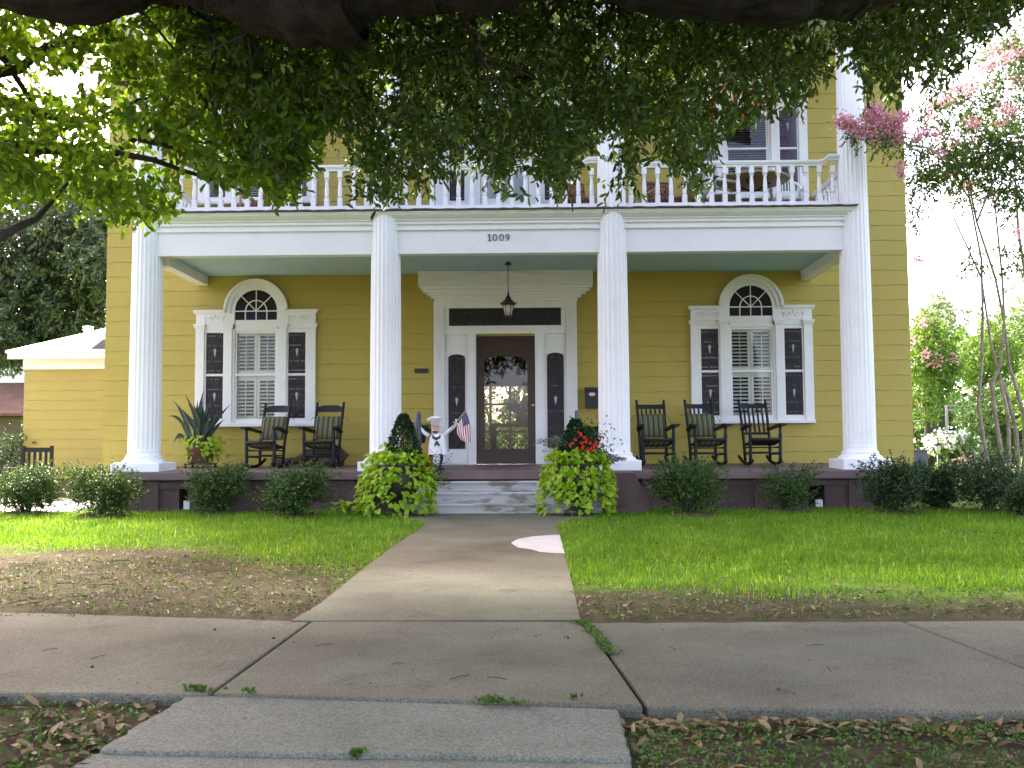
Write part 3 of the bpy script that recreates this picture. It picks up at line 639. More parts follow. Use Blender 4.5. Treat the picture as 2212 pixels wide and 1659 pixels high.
def window(cx, z, arched, blue, upper=False):
    Y = YW; f = MB()
    def B(x0, x1, z0, z1, p, q=0.0): f.box(cx+x0, cx+x1, Y-p, Y+0.03-q, z+z0, z+z1)
    for s in (-1, 1):
        X = lambda a, b: (min(s*a, s*b), max(s*a, s*b))
        B(*X(0.905, 1.055), 0.055, 1.72, 0.075)                       # outer pilaster
        B(*X(0.875, 0.905), 0.055, 1.72, 0.045)
        B(*X(0.415, 0.545), 0.055, 1.72, 0.080)                       # mullion post
        B(*X(0.545, 0.572), 0.055, 1.72, 0.045); B(*X(0.372, 0.415), 0.055, 1.72, 0.05)
        B(*X(0.572, 0.875), 1.655, 1.72, 0.045); B(*X(0.572, 0.875), 0.055, 0.135, 0.045)
        for (a, b) in ((0.895, 1.068), (0.405, 0.558)):
            B(*X(a, b), 1.721, 1.745, 0.09); B(*X(a-0.012, b+0.012), 1.746, 1.775, 0.105); B(*X(a-0.02, b+0.02), 1.776, 1.80, 0.115)
    B(-0.372, 0.372, 1.685, 1.80, 0.048); B(0.5581, 0.8949, 1.7201, 1.8005, 0.06); B(-0.8949, -0.5581, 1.7201, 1.8005, 0.06)
    if arched:
        for s in (-1, 1):
            X = lambda a, b: (min(s*a, s*b), max(s*a, s*b))
            B(*X(0.375, 1.05), 1.801, 1.985, 0.07)
            B(*X(0.53, 1.075), 1.986, 2.005, 0.09); B(*X(0.53, 1.09), 2.006, 2.03, 0.11); B(*X(0.53, 1.095), 2.031, 2.05, 0.12)
        B(-0.375, 0.375, 1.801, 1.86, 0.05)
        cz = z+2.035
        f.ring(cx, cz, 0.372, 0.445, Y-0.06, Y+0.02, n=36); f.ring(cx, cz, 0.4451, 0.52, Y-0.085, Y+0.02, n=36); f.ring(cx, cz, 0.5201, 0.562, Y-0.12, Y+0.02, n=36)
        for s in (-1, 1):
            X = lambda a, b: (min(s*a, s*b), max(s*a, s*b)); B(*X(0.3725, 0.445), 1.86, 2.035, 0.061, 0.01)
            B(*X(0.446, 0.53), 1.986, 2.033, 0.084, 0.01)
            # plaster swag ornament
            for k in range(2):
                c0 = s*(0.655+0.15*k); f.ring(cx+c0, z+1.93, 0.052, 0.070, Y-0.084, Y-0.069, math.pi, 2*math.pi, 10)
            f.ring(cx+s*0.57, z+1.925, 0.014, 0.026, Y-0.084, Y-0.069, 0, 6.283, 8); f.ring(cx+s*0.90, z+1.925, 0.014, 0.026, Y-0.084, Y-0.069, 0, 6.283, 8)
            for t in (-0.07, 0, 0.07): f.sphere((cx+s*0.735+t, Y-0.074, z+1.935-abs(t)*0.2), (0.022, 0.012, 0.030), 7, 5)
            f.box(cx+s*0.57-0.006, cx+s*0.57+0.006, Y-0.080, Y-0.069, z+1.84, z+1.905); f.box(cx+s*0.90-0.006, cx+s*0.90+0.006, Y-0.080, Y-0.069, z+1.84, z+1.905)
    else:
        B(-1.05, 1.05, 1.801, 1.985, 0.07); B(-1.075, 1.075, 1.986, 2.01, 0.09); B(-1.09, 1.09, 2.011, 2.05, 0.11)
    fr = f.build('window', 'whiteflat', H)
    s_ = MB(); s_.box(cx-1.06, cx+1.06, Y-0.13, Y+0.03, z+0.0, z+0.054); s_.build('sill', 'whiteflat', fr, bevel=0.006)
    # sash: rails and meeting rail
    s_ = MB(); zm = z+0.91
    s_.box(cx-0.3715, cx+0.3715, Y-0.044, Y+0.0, zm-0.018, zm+0.018); s_.box(cx-0.3715, cx+0.3715, Y-0.03, Y, z+0.056, z+0.14); s_.box(cx-0.3715, cx+0.3715, Y-0.025, Y, z+1.64, z+1.684)
    for s in (-1, 1):
        a, b = sorted((s*0.3715, s*0.335)); s_.box(cx+a, cx+b, Y-0.029, Y, z+0.1405, z+0.891); s_.box(cx+a, cx+b, Y-0.024, Y, z+0.929, z+1.6395)
        a, b = sorted((s*0.5725, s*0.8745)); s_.box(cx+a, cx+b, Y-0.040, Y-0.001, zm-0.016, zm+0.016)
    s_.build('sash', 'whiteflat', fr)
    p = MB(); p.box(cx-0.334, cx+0.334, Y-0.012, Y-0.008, z+0.141, z+0.89); p.box(cx-0.334, cx+0.334, Y-0.008, Y-0.004, z+0.93, z+1.639); p.build('pane', 'pane', fr)
    for s in (-1, 1):
        for (a, b) in ((0.15, 0.885), (0.935, 1.648)):
            g = MB(); stained(g, cx+s*0.7235, z+a, z+b, 0.1475, Y-0.022)
            g.build('stained_glass', ['stpurple' if upper else 'stdark', 'stlead', 'stdot', 'stdrop'], fr)
        b_ = MB(); x0_, x1_ = sorted((s*0.5725, s*0.8745)); b_.box(cx+x0_, cx+x1_, Y-0.0095, Y-0.0005, z+0.1351, z+1.6549); b_.build('side_sash', 'whiteflat', fr)
    if upper:
        b_ = MB()
        for i in range(34):
            zz = z+0.15+1.49*i/34; b_.add([(cx-0.36, Y+0.05, zz), (cx+0.36, Y+0.05, zz), (cx+0.36, Y+0.085, zz+0.018), (cx-0.36, Y+0.085, zz+0.018)], [(0, 1, 2, 3)])
        b_.build('blind', 'blind', fr)
    else:
        for s in (-1, 1):
            for (a, b, n) in ((0.10, 0.90, 10), (0.91, 1.69, 10)):
                sh = MB(); x0_, x1_ = sorted((s*0.004, s*0.375)); shutter_panel(sh, cx+x0_, cx+x1_, z+a, z+b, Y+0.055, n); sh.build('shutter', 'shutter', fr)
    if arched:
        g = MB(); cz = z+2.035; N = 24
        pts = [(cx+0.3715*math.cos(math.pi*i/N), cz+0.3715*math.sin(math.pi*i/N)) for i in range(N+1)]
        g.mat(0).prism(pts, Y-0.030, Y-0.02); g.prism([(cx-0.3715, cz-0.1745), (cx+0.3715, cz-0.1745), (cx+0.3715, cz-0.0005), (cx-0.3715, cz-0.0005)], Y-0.030, Y-0.02)
        if blue: g.mat(1).box(cx-0.185, cx+0.185, Y-0.033, Y-0.0301, cz-0.16, cz-0.01)
        g.build('fanlight', ['stred', 'stblue'], fr)
        g = MB(); y0, y1 = Y-0.052, Y-0.0335
        g.ring(cx, cz, 0.178, 0.195, y0, y1, n=20); g.box(cx-0.3714, cx+0.3714, y0-0.001, y1, cz-0.012, cz+0.006)
        for a in (0.25, 0.5, 0.75):
            d = Vector((math.cos(math.pi*a), 0, math.sin(math.pi*a))); q = Vector((d.z, 0, -d.x))*0.0075; r0, r1 = 0.008, 0.371; c = Vector((cx, 0, cz))
            g.prism([((c+d*r0+q).x, (c+d*r0+q).z), ((c+d*r1+q).x, (c+d*r1+q).z), ((c+d*r1-q).x, (c+d*r1-q).z), ((c+d*r0-q).x, (c+d*r0-q).z)], y0+0.001+a*0.001, y1)
        for x in (-0.19, 0, 0.19): g.box(cx+x-0.008, cx+x+0.008, y0+0.002, y1, cz-0.1744, cz-0.013)
        g.box(cx-0.371, cx+0.371, y0+0.003, y1, cz-0.1745, cz-0.160)
        g.build('muntin', 'whiteflat', fr)
    return fr
window(WX[0], WZ, True, True); window(WX[1], WZ, True, False)
window(WX[0], UZ, False, False, True); window(WX[1], UZ, False, False, True)

# front door surround ---------------------------------------------------------
def dx(px): return atx(px, 850, YW)
def dz(py): return atz(1093, py, YW)
f = MB(); Y = YW
xl0, xl1, xr0, xr1 = dx(938), dx(961), dx(1224), dx(1247); ztop = dz(650); zb = ZF(YW)+0.003
for (a, b) in ((xl0, xl1), (xr0, xr1)):
    f.box(a, b, Y-0.08, Y+0.02, zb, ztop)
    for k in range(4): x = a+(b-a)*(k+0.5)/4; f.box(x-0.011, x+0.011, Y-0.092, Y-0.08, zb+0.15, ztop-0.12)
    f.box(a-0.012, b+0.012, Y-0.10, Y+0.02, zb-0.0005, zb+0.13)
hd0, hd1 = dx(1011), dx(1177); dl, dr_ = DX-0.515, DX+0.515; dtop = dz(724)
for (a, b) in ((hd0, dl), (dr_, hd1)):
    f.box(a, b, Y-0.07, Y+0.03, zb, dtop+0.02)
    f.box(a+0.03, b-0.03, Y-0.085, Y-0.07, zb+0.1, dtop)
f.box(xl1, hd0-0.0, Y-0.03, Y+0.01, zb, dtop+0.02); f.box(hd1, xr0, Y-0.03, Y+0.01, zb, dtop+0.02)
zt0, zt1 = dz(703), dz(667)
f.box(xl1, xr0, Y-0.06, Y+0.02, dtop+0.0201, zt0-0.01); f.box(xl1+0.3, xr0-0.3, Y-0.075, Y-0.06, zt0-0.075, zt0-0.05)
f.box(xl1, dx(971)-0.005, Y-0.05, Y+0.02, zt0-0.01, zt1+0.01); f.box(dx(1213)+0.005, xr0, Y-0.05, Y+0.02, zt0-0.01, zt1+0.01)
f.box(xl1, xr0, Y-0.06, Y+0.02, zt1+0.01, ztop); f.box(xl1, xr0, Y-0.07, Y-0.06, zt1+0.06, zt1+0.085)
for (a, b) in ((xl1+0.025, hd0-0.02), (hd1+0.02, xr0-0.025)):        # raised panel over each sidelight
    z1, z2 = dz(753), dz(727)
    for (p, q, r, s) in ((a, b, z1-0.0, z1+0.02), (a, b, z2-0.02, z2), (a, a+0.02, z1+0.0201, z2-0.0201), (b-0.02, b, z1+0.0201, z2-0.0201)): f.box(p, q, Y-0.042, Y-0.03, r, s)
    z1, z2 = dz(1000), dz(978)
    f.box(a, b, Y-0.045, Y-0.03, zb+0.02, dz(975))
D = f.build('door_surround', 'whiteflat', H)
# stepped cornice and shallow pediment over the door, flaring up to the ceiling
f = MB(); steps_ = [(938, 1247, 650, 643, .10), (930, 1255, 643, 636, .14), (921, 1265, 636, 630, .19), (913, 1273, 629.5, 623, .24), (907, 1279, 622.5, 616, .30), (903, 1281, 615.5, 584, .34)]
ox = 0.0
for (a, b, ya, yb, p) in steps_:
    s = (YW-p)/YW
    f.box(atx(a, 620, YW-p), atx(b, 620, YW-p), Y-p, Y+0.01, atz(1093, ya, YW-p)+0.001, atz(1093, yb, YW-p) if yb > 600 else 4.112)
p = .34; za = atz(1093, 611, YW-p); zc = atz(1093, 589, YW-p); xa, xb = atx(905, 620, YW-p)+0.02, atx(1279, 620, YW-p)-0.02; xm = (xa+xb)/2
for s in (0, 1):
    x0_ = (xa, xb)[s]
    f.prism([(x0_, za), (xm, zc), (xm, zc+0.028), (x0_, za+0.028)], Y-p-0.03, Y-p+0.001)
f.box(xa, xb, Y-p-0.025, Y-p, za-0.032, za-0.004)
f.build('door_pediment', 'whiteflat', H)
def leaded(name, x0, x1, z0, z1, arch, parent, drop=True):
    g = MB(); y = Y-0.040; cx = (x0+x1)/2; hw = (x1-x0)/2
    if arch:
        zs1 = z1-0.06; pts = [(x0, z0), (x1, z0), (x1, zs1)]+[(cx+hw*math.cos(math.pi*i/10), zs1+0.06*math.sin(math.pi*i/10)) for i in range(1, 10)]+[(x0, zs1)]
        g.prism(pts, y, y+0.009)
    else: g.box(x0, x1, y, y+0.009, z0, z1)
    g.mat(1); n = max(5, int((x1-x0)/0.045))
    for i in range(1, n): x = x0+(x1-x0)*i/n; g.box(x-0.003, x+0.003, y-0.004, y-0.0005, z0+0.06, z1-0.07)
    nz = max(3, int((z1-z0)/0.09))
    g.mat(2)
    rows = [z0+0.03, z1-0.075]+([z0+0.5*(z1-z0)-0.2, z0+0.65*(z1-z0)] if arch else [])
    for z in rows:
        for i in range(n):
            if random.random() < 0.6: g.ring(x0+(x1-x0)*(i+0.5)/n, z, 0, 0.011, y-0.006, y-0.001, 0, 6.283, 6)
    if arch and drop:
        zc = z0+0.50*(z1-z0)
        g.mat(3).prism([(cx, zc-0.09), (cx+0.013, zc-0.03), (cx+0.024, zc+0.03), (cx+0.014, zc+0.07), (cx, zc+0.06), (cx-0.014, zc+0.07), (cx-0.024, zc+0.03), (cx-0.013, zc-0.03)], y-0.008, y-0.0045)
    if not arch:
        g.mat(4)
        for i in range(n):
            if i % 2: x = x0+(x1-x0)*(i+0.5)/n; g.box(x-0.014, x+0.014, y-0.0035, y-0.001, z0+0.07, z1-0.09)
    return g.build(name, ['stdark', 'stlead', 'stdot', 'stdrop', paint('smoky teal glass', (0.03, 0.045, 0.045), None, rough=0.15)], parent)
leaded('sidelight', dx(969), dx(1005), dz(969), dz(765), True, D); leaded('sidelight', dx(1182), dx(1218), dz(968), dz(763), True, D)
leaded('transom', dx(971.6), dx(1212), zt0, zt1, False, D)
# front door: dark wood, tall arched glass
f = MB(); gx0, gx1 = dx(1046.6), dx(1139.6); gz0, gz1 = dz(969), dz(780); dcx = (gx0+gx1)/2; hw = (gx1-gx0)/2; y0, y1 = Y+0.02, Y+0.07
f.box(dl, gx0, y0, y1, zb+0.01, dtop-0.004); f.box(gx1, dr_, y0, y1, zb+0.01, dtop-0.004); f.box(gx0, gx1, y0, y1, zb+0.01, gz0)
arc = [(dcx+hw*math.cos(math.pi*i/12), gz1+0.10*math.sin(math.pi*i/12)) for i in range(13)]
f.prism([(gx1, dtop-0.004), (gx0, dtop-0.004)]+arc[::-1], y0, y1)
for (a, b) in zip(arc[:-1], arc[1:]): f.prism([a, b, (b[0], b[1]+0.03), (a[0], a[1]+0.03)], y0-0.015, y0-0.0005)
f.box(gx0-0.03, gx1+0.03, y0-0.02, y0, gz0-0.05, gz0-0.015)
for s in (-1, 1): f.prism([(dcx+s*0.36, gz0-0.10), (dcx+s*0.36, gz0-0.12), (dcx, gz0-0.245), (dcx, gz0-0.225)], y0-0.012, y0-0.0005)
f.box(dcx-0.36, dcx+0.36, y0-0.012, y0-0.0005, gz0-0.10, gz0-0.09)
door = f.build('front_door', 'wood', H)
g = MB(); g.prism([(gx0, gz0), (gx1, gz0)]+arc, y0+0.02, y0+0.026); g.build('pane', 'doorpane', door)
k = MB(); kx, kz = dx(1151), dz(876); k.sphere((kx, y0-0.05, kz), 0.03); k.box(kx-0.012, kx+0.012, y0-0.05, y0-0.0005, kz-0.012, kz+0.012); k.build('handle', 'gold', door)
k = MB(); k.box(kx-0.02, kx+0.02, y0-0.01, y0-0.0005, kz-0.16, kz-0.10); k.build('lock_plate', 'bronze', door)
k = MB(); bx = dx(1172); k.box(bx-0.014, bx+0.014, Y-0.10, Y-0.0855, dz(868), dz(855)); k.build('doorbell', 'plastic', D)
# balcony door upstairs: white door with curtained glass between dark sidelights
f = MB(); zb2 = 4.745
f.box(DX-1.22, DX-1.06, Y-0.08, Y+0.02, zb2, 7.35); f.box(DX+1.06, DX+1.22, Y-0.08, Y+0.02, zb2, 7.35); f.box(DX-1.06, DX+1.06, Y-0.08, Y+0.02, 6.95, 7.35); f.box(DX-1.3, DX+1.3, Y-0.14, Y+0.02, 7.351, 7.45)
for s in (-1, 1):
    a, b = sorted((s*0.43, s*0.62)); f.box(DX+a, DX+b, Y-0.07, Y+0.02, zb2, 6.95)
    a, b = sorted((s*0.6201, s*1.0599)); f.box(DX+a, DX+b, Y-0.035, Y+0.01, zb2, 6.95)
bd = f.build('balcony_door', 'whiteflat', H)
for s in (-1, 1):
    g = MB(); stained(g, DX+s*0.84, 5.42, 6.85, 0.13, Y-0.046); g.build('sidelight', ['stdark', 'stlead', 'stdot', 'stdrop'], bd)
f = MB(); f.box(DX-0.4295, DX+0.4295, Y+0.0, Y+0.04, zb2, 5.46); f.box(DX-0.4295, DX-0.33, Y, Y+0.04, 5.4601, 6.95); f.box(DX+0.33, DX+0.4295, Y, Y+0.04, 5.4601, 6.95); f.build('door_leaf', 'whiteflat', bd)
g = MB(); g.box(DX-0.3295, DX+0.3295, Y+0.022, Y+0.03, 5.461, 6.95); g.build('pane', 'pane', bd)
g = MB(); vs = []; fs = []
for i in range(31):
    x = DX-0.34+0.68*i/30; yy = Y+0.07+0.012*math.sin(i*1.9); vs += [(x, yy, 5.4), (x, yy, 6.95)]
for i in range(30): fs.append((2*i, 2*i+2, 2*i+3, 2*i+1))
g.add(vs, fs); g.build('curtain', paint('lavender white curtain', (0.55, 0.56, 0.66), None, rough=0.8), bd)

# balcony railing ---------------------------------------------------------
rl = MB(); zr0, zr1 = 5.395, 5.475
def rail_poly(xa, xb, goose=True):
    pts = []; n = 40
    for i in range(n+1):
        t = i/n; x = xa+(xb-xa)*t; d = min(x-xa, xb-x)
        h = 0.085*(1-min(1, max(0, (d-0.16)/0.13)))
        h = 0.085*(0.5-0.5*math.cos(math.pi*h/0.085))
        pts.append((x, h))
    return pts
for a, b in zip(COLX[:-1], COLX[1:]):
    xa, xb = a+0.20, b-0.20; pts = rail_poly(xa, xb)
    for (zo, h, w) in ((0.0, 0.035, 0.035), (0.0351, 0.022, 0.05), (0.0575, 0.03, 0.062)):
        for (p, q) in zip(pts[:-1], pts[1:]):
            z0_, z1_ = zr0+zo+p[1], zr0+zo+q[1]
            vs = [(p[0], YC-w, z0_), (q[0], YC-w, z1_), (q[0], YC+w, z1_), (p[0], YC+w, z0_), (p[0], YC-w, z0_+h), (q[0], YC-w, z1_+h), (q[0], YC+w, z1_+h), (p[0], YC+w, z0_+h)]
            rl.add(vs, [(0, 3, 2, 1), (4, 5, 6, 7), (0, 1, 5, 4), (2, 3, 7, 6)])
    rl.box(xa, xb, YC-0.05, YC+0.05, 4.79, 4.835); rl.box(xa, xb, YC-0.065, YC+0.065, 4.765, 4.789)
    for i in range(5): x = xa+(xb-xa)*(i+0.5)/5; rl.box(x-0.03, x+0.03, YC-0.05, YC+0.05, 4.735, 4.764)
for s, x in ((-1, COLX[0]), (1, COLX[3])):
    rl.box(x-0.05, x+0.05, YC+0.2, YW-0.01, zr0, zr0+0.08); rl.box(x-0.05, x+0.05, YC+0.2, YW-0.01, 4.79, 4.835)
railing = rl.build('balcony_railing', 'white', H)
bal = MB(); bh = zr0-4.835
bal.box(-0.036, 0.036, -0.036, 0.036, 0.0, 0.13); bal.box(-0.036, 0.036, -0.036, 0.036, bh-0.105, bh+0.004)
bal.lathe([(0.034, 0.13), (0.022, 0.145), (0.034, 0.16), (0.036, 0.175), (0.028, 0.19), (0.036, 0.22), (0.033, 0.28), (0.022, bh-0.16), (0.021, bh-0.15), (0.033, bh-0.14), (0.033, bh-0.125), (0.022, bh-0.118), (0.03, bh-0.105)], 0, 0, 0, 10)
def baluster(x, y):
    o = b0.copy() if b0.parent else b0
    if o is not b0: col.objects.link(o)
    o.parent = railing; o.location = Vector((x, y, 4.835))-H.location
b0 = bal.build('baluster', 'white')
for (a, b, n) in ((COLX[0], COLX[1], 16), (COLX[1], COLX[2], 15), (COLX[2], COLX[3], 16)):
    for i in range(n): baluster(a+0.2+(b-a-0.4)*(i+0.5)/n, YC)
for x in (COLX[0], COLX[3]):
    for i in range(8): baluster(x, YC+0.3+(YW-YC-0.4)*(i+0.5)/8)

# steps and cheek blocks ---------------------------------------------------------
f = MB()
for i, (y, z) in enumerate(((14.04, 0.268), (14.32, 0.417), (14.60, 0.566))):
    f.box(-1.93, 1.02, y, 14.879+0.05*0, z-0.149 if i else 0.0, z-0.0305 if i < 2 else z-0.0305)
    f.box(-1.93, 1.02, y-0.025, 14.879, z-0.03, z)
st = f.build('front_steps', 'steps', H, bevel=0.008)
for s, xi in ((-1, -1.93), (1, 1.02)):
    f = MB(); w = 0.66
    def PX(a): return xi+s*a
    poly = [(PX(0), 0.0), (PX(w), 0.0), (PX(w), 0.40)]+[(PX(w-0.02-0.16*math.sin(math.pi/2*t)**1.2), 0.40+0.27*t**1.15) for t in (0.0, 0.15, 0.3, 0.45, 0.6, 0.75, 0.9)]+[(PX(w-0.20), 0.70), (PX(0), 0.70)]
    if s > 0: poly = poly[::-1]
    f.prism(poly, 14.02, 14.90 if False else 14.878); f.build('cheek_block', 'brown', H, bevel=0.02)
# house number: four dark green serif numerals
num = MB(); zc = atz(1078, 513, YC-0.1); hN = 0.052; y0, y1 = YC-0.113, YC-0.1005
def ell(cx, cz, rx, rz, tx, tz, a0=0, a1=6.28319, n=22):
    vs = []; fs = []
    for i in range(n+1):
        t = a0+(a1-a0)*i/n
        for (ax, az, yy) in ((rx, rz, y0), (rx-tx, rz-tz, y0), (rx-tx, rz-tz, y1), (rx, rz, y1)): vs.append((cx+ax*math.cos(t), yy, cz+az*math.sin(t)))
    for i in range(n):
        for j in range(4): fs.append((4*i+j, 4*i+(j+1) % 4, 4*i+4+(j+1) % 4, 4*i+4+j))
    num.add(vs, fs)
xs4 = [atx(px, 513, YC-0.1) for px in (1057.5, 1069, 1083.5, 1096.5)]
x = xs4[0]; num.box(x-0.007, x+0.007, y0, y1, zc-hN, zc+hN); num.box(x-0.024, x+0.024, y0+0.001, y1, zc-hN-0.001, zc-hN+0.008); num.prism([(x-0.0071, zc+hN-0.001), (x-0.026, zc+hN-0.018), (x-0.024, zc+hN-0.024), (x-0.0071, zc+hN-0.014)], y0, y1)
for x in xs4[1:3]: ell(x, zc, 0.036, hN, 0.013, 0.007)
x = xs4[3]; ell(x, zc+0.018, 0.031, 0.034, 0.012, 0.007)
num.tube([(x+0.026, (y0+y1)/2, zc+0.012), (x+0.022, (y0+y1)/2, zc-0.012), (x+0.010, (y0+y1)/2, zc-0.034), (x-0.018, (y0+y1)/2, zc-0.051)], [0.0065, 0.0065, 0.006, 0.004], 6)
num.build('house_number', 'green1009', H)

# ------------------------------------------------------------------ things on the porch
def rocker_chair(name, label, style, px, Y, yaw, cushion):
    """built round its own origin facing -y, then set on the porch"""
    t = thing(name, label, 'rocking chair', (0, 0, 0), 'rocking chairs on the porch')
    for s in (-1, 1):
        r = MB(); pts = [(s*0.265, y, 0.028+0.125*((y-0.0)/0.48)**2) for y in np.linspace(-0.31, 0.47, 14)]
        r.tube(pts, 0.029, 6, True, 0.85); r.build('rocker', 'chair', t)
        p = MB(); p.tube([(s*0.275, -0.22, 0.045), (s*0.275, -0.222, 0.12), (s*0.275, -0.226, 0.36), (s*0.278, -0.23, 0.50), (s*0.278, -0.23, 0.54), (s*0.28, -0.235, 0.645)], [0.028, 0.032, 0.032, 0.034, 0.026, 0.03], 8); p.build('front_post', 'chair', t)
        p = MB(); p.tube([(s*0.235, 0.20, 0.045), (s*0.24, 0.215, 0.25), (s*0.245, 0.24, 0.42), (s*0.25, 0.33, 0.72), (s*0.255, 0.44, 1.04), (s*0.255, 0.443, 1.055), (s*0.255, 0.448, 1.07), (s*0.256, 0.456, 1.095)], [0.025, 0.029, 0.029, 0.027, 0.026, 0.017, 0.029, 0.018], 8); p.build('back_post', 'chair', t)
        a = MB(); pts = [(s*0.315, -0.31, 0.645), (s*0.32, -0.28, 0.648), (s*0.315, -0.19, 0.640), (s*0.29, 0.0, 0.615), (s*0.262, 0.25, 0.580), (s*0.25, 0.31, 0.572)]; ww = [0.05, 0.070, 0.066, 0.052, 0.040, 0.035]
        vs = []; fs = []
        for (x, y, z), w in zip(pts, ww): vs += [(x-w, y, z), (x+w, y, z), (x+w, y, z+0.034), (x-w, y, z+0.034)]
        for i in range(len(pts)-1):
            for j in range(4): fs.append((4*i+j, 4*i+(j+1) % 4, 4*i+4+(j+1) % 4, 4*i+4+j))
        k = 4*(len(pts)-1); a.add(vs, fs+[(3, 2, 1, 0), (k, k+1, k+2, k+3)]); a.build('armrest', 'chair', t)
        for z in (0.19, 0.30):
            b = MB(); b.tube([(s*0.275, -0.224, z), (s*0.24, 0.213, z-0.015)], 0.012, 6); b.build('stretcher', 'chair', t)
    for z in (0.20, 0.29):
        b = MB(); b.tube([(-0.275, -0.225, z), (0.275, -0.225, z)], 0.013, 6); b.build('stretcher', 'chair', t)
    b = MB(); b.tube([(-0.24, 0.21, 0.21), (0.24, 0.21, 0.21)], 0.012, 6); b.build('stretcher', 'chair', t)
    s_ = MB(); vs = []; fs = []; n = 10
    for i in range(n+1):
        u = i/n; y = -0.26+0.49*u; z = 0.445-0.03*math.sin(math.pi*u)-0.085*u; w = 0.285-0.035*u
        if i == 0: z -= 0.008
        vs += [(-w, y, z-0.04), (w, y, z-0.04), (w, y, z), (-w, y, z)]
    for i in range(n):
        for j in range(4): fs.append((4*i+j, 4*i+(j+1) % 4, 4*i+4+(j+1) % 4, 4*i+4+j))
    fs += [(3, 2, 1, 0), (4*n, 4*n+1, 4*n+2, 4*n+3)]
    s_.add(vs, fs); s_.tube([(-0.275, -0.255, 0.42), (0.275, -0.255, 0.42)], 0.026, 8); s_.build('seat', 'chair', t)
    def back(z): return 0.24+(z-0.42)*0.322 if z > 0.42 else 0.24
    def board(name, z0, z1, arch, w=0.245, par=t):
        m_ = MB(); vs = []; fs = []; n = 12
        for i in range(n+1):
            x = -w+2*w*i/n; u = abs(x)/w; top = z1-arch*max(0, (u-0.55)/0.45)**1.0; bow = 0.03*(1-u*u)
            for (zz, dy) in ((z0, 0), (top, 0), (top, 0.02), (z0, 0.02)): vs.append((x, back(zz)+bow+dy-0.01, zz))
        for i in range(n):
            for j in range(4): fs.append((4*i+j, 4*i+(j+1) % 4, 4*i+4+(j+1) % 4, 4*i+4+j))
        fs += [(3, 2, 1, 0), (4*n, 4*n+1, 4*n+2, 4*n+3)]; m_.add(vs, fs); return m_.build(name, 'chair', par)
    if style == 'ladder':
        board('crest_rail', 0.93, 1.045, 0.035)
        board('back_slat', 0.74, 0.855, 0.015); board('back_slat', 0.57, 0.665, 0.015)
    else:
        board('crest_rail', 0.945, 1.02, -0.004); board('back_slat', 0.50, 0.545, 0)
        for i in range(5):
            x = -0.17+0.085*i; m_ = MB(); vs = []
            for z in (0.546, 0.944):
                y = back(z)+0.03*(1-(x/0.245)**2); vs += [(x-0.017, y-0.008, z), (x+0.017, y-0.008, z), (x+0.017, y+0.008, z), (x-0.017, y+0.008, z)]
            m_.add(vs, [(0, 3, 2, 1), (4, 5, 6, 7), (0, 1, 5, 4), (1, 2, 6, 5), (2, 3, 7, 6), (3, 0, 4, 7)]); m_.build('back_slat', 'chair', t)
    if cushion:
        def pad(nm, pts, w, th):
            m_ = MB(); vs = []; fs = []; n = len(pts); nx = 10
            P = [Vector((0, p[0], p[1])) for p in pts]
            for sgn in (1, -1):
                for i in range(n):
                    d = (P[min(i+1, n-1)]-P[max(i-1, 0)]).normalized(); nr = Vector((0, -d.z, d.y))
                    for j in range(nx+1):
                        x = -w+2*w*j/nx; e = (1-abs(2*j/nx-1)**5)*(1-abs(2*i/(n-1)-1)**7)
                        q = P[i]+nr*(th*(0.5+0.5*sgn)+sgn*0.022*e); vs.append((x, q.y, q.z))
            N = n*(nx+1)
            for o, fl in ((0, 0), (N, 1)):
                for i in range(n-1):
                    for j in range(nx):
                        a = o+i*(nx+1)+j; q = (a, a+1, a+nx+2, a+nx+1); fs.append(q[::-1] if fl else q)
            for i in range(n-1):
                for j in (0, nx): a = i*(nx+1)+j; fs.append((a, a+nx+1, a+nx+1+N, a+N))
            for j in range(nx):
                for i in (0, n-1): a = i*(nx+1)+j; fs.append((a, a+1, a+1+N, a+N))
            m_.add(vs, fs, True); return m_.build(nm, 'stripe', t)
        pad('back_cushion', [(back(z)-0.012, z) for z in np.linspace(0.47, 0.84, 7)], 0.235, 0.045)
        pad('seat_cushion', [(y, 0.45-0.03*math.sin(math.pi*(y+0.26)/0.49)-0.17*(y+0.26)) for y in np.linspace(0.20, -0.25, 7)], 0.245, 0.04)
        tb = MB()
        for s in (-1, 1): tb.tube([(s*0.24, back(0.83), 0.83), (s*0.31, back(0.83)+0.02, 0.845), (s*(0.37+random.uniform(-.03, .03)), back(0.8), 0.83-random.uniform(0, .13))], 0.005, 5)
        tb.build('cushion_tie', 'iron', t)
    t.location = (atx(px, 1000, Y), Y, ZF(Y)+0.0); t.rotation_euler = (0, 0, R_(yaw)); t.scale = (0.90, 0.86, 1.0)
    return t
rocker_chair('rocking_chair', 'ladder back black rocker with striped cushion beside the snake plant', 'ladder', 575, 16.25, -14, True)
rocker_chair('rocking_chair', 'ladder back black rocker with striped cushion, nearer the white column', 'ladder', 697, 16.30, -7, True)
rocker_chair('rocking_chair', 'spindle back black rocker with striped cushion next to the white column', 'slat', 1417, 16.35, 5, True)
rocker_chair('rocking_chair', 'spindle back black rocker with striped cushion between two other rockers', 'slat', 1527, 16.25, 9, True)
rocker_chair('rocking_chair', 'bare black slat back rocker without any cushion', 'slat', 1645, 16.35, 7, False)

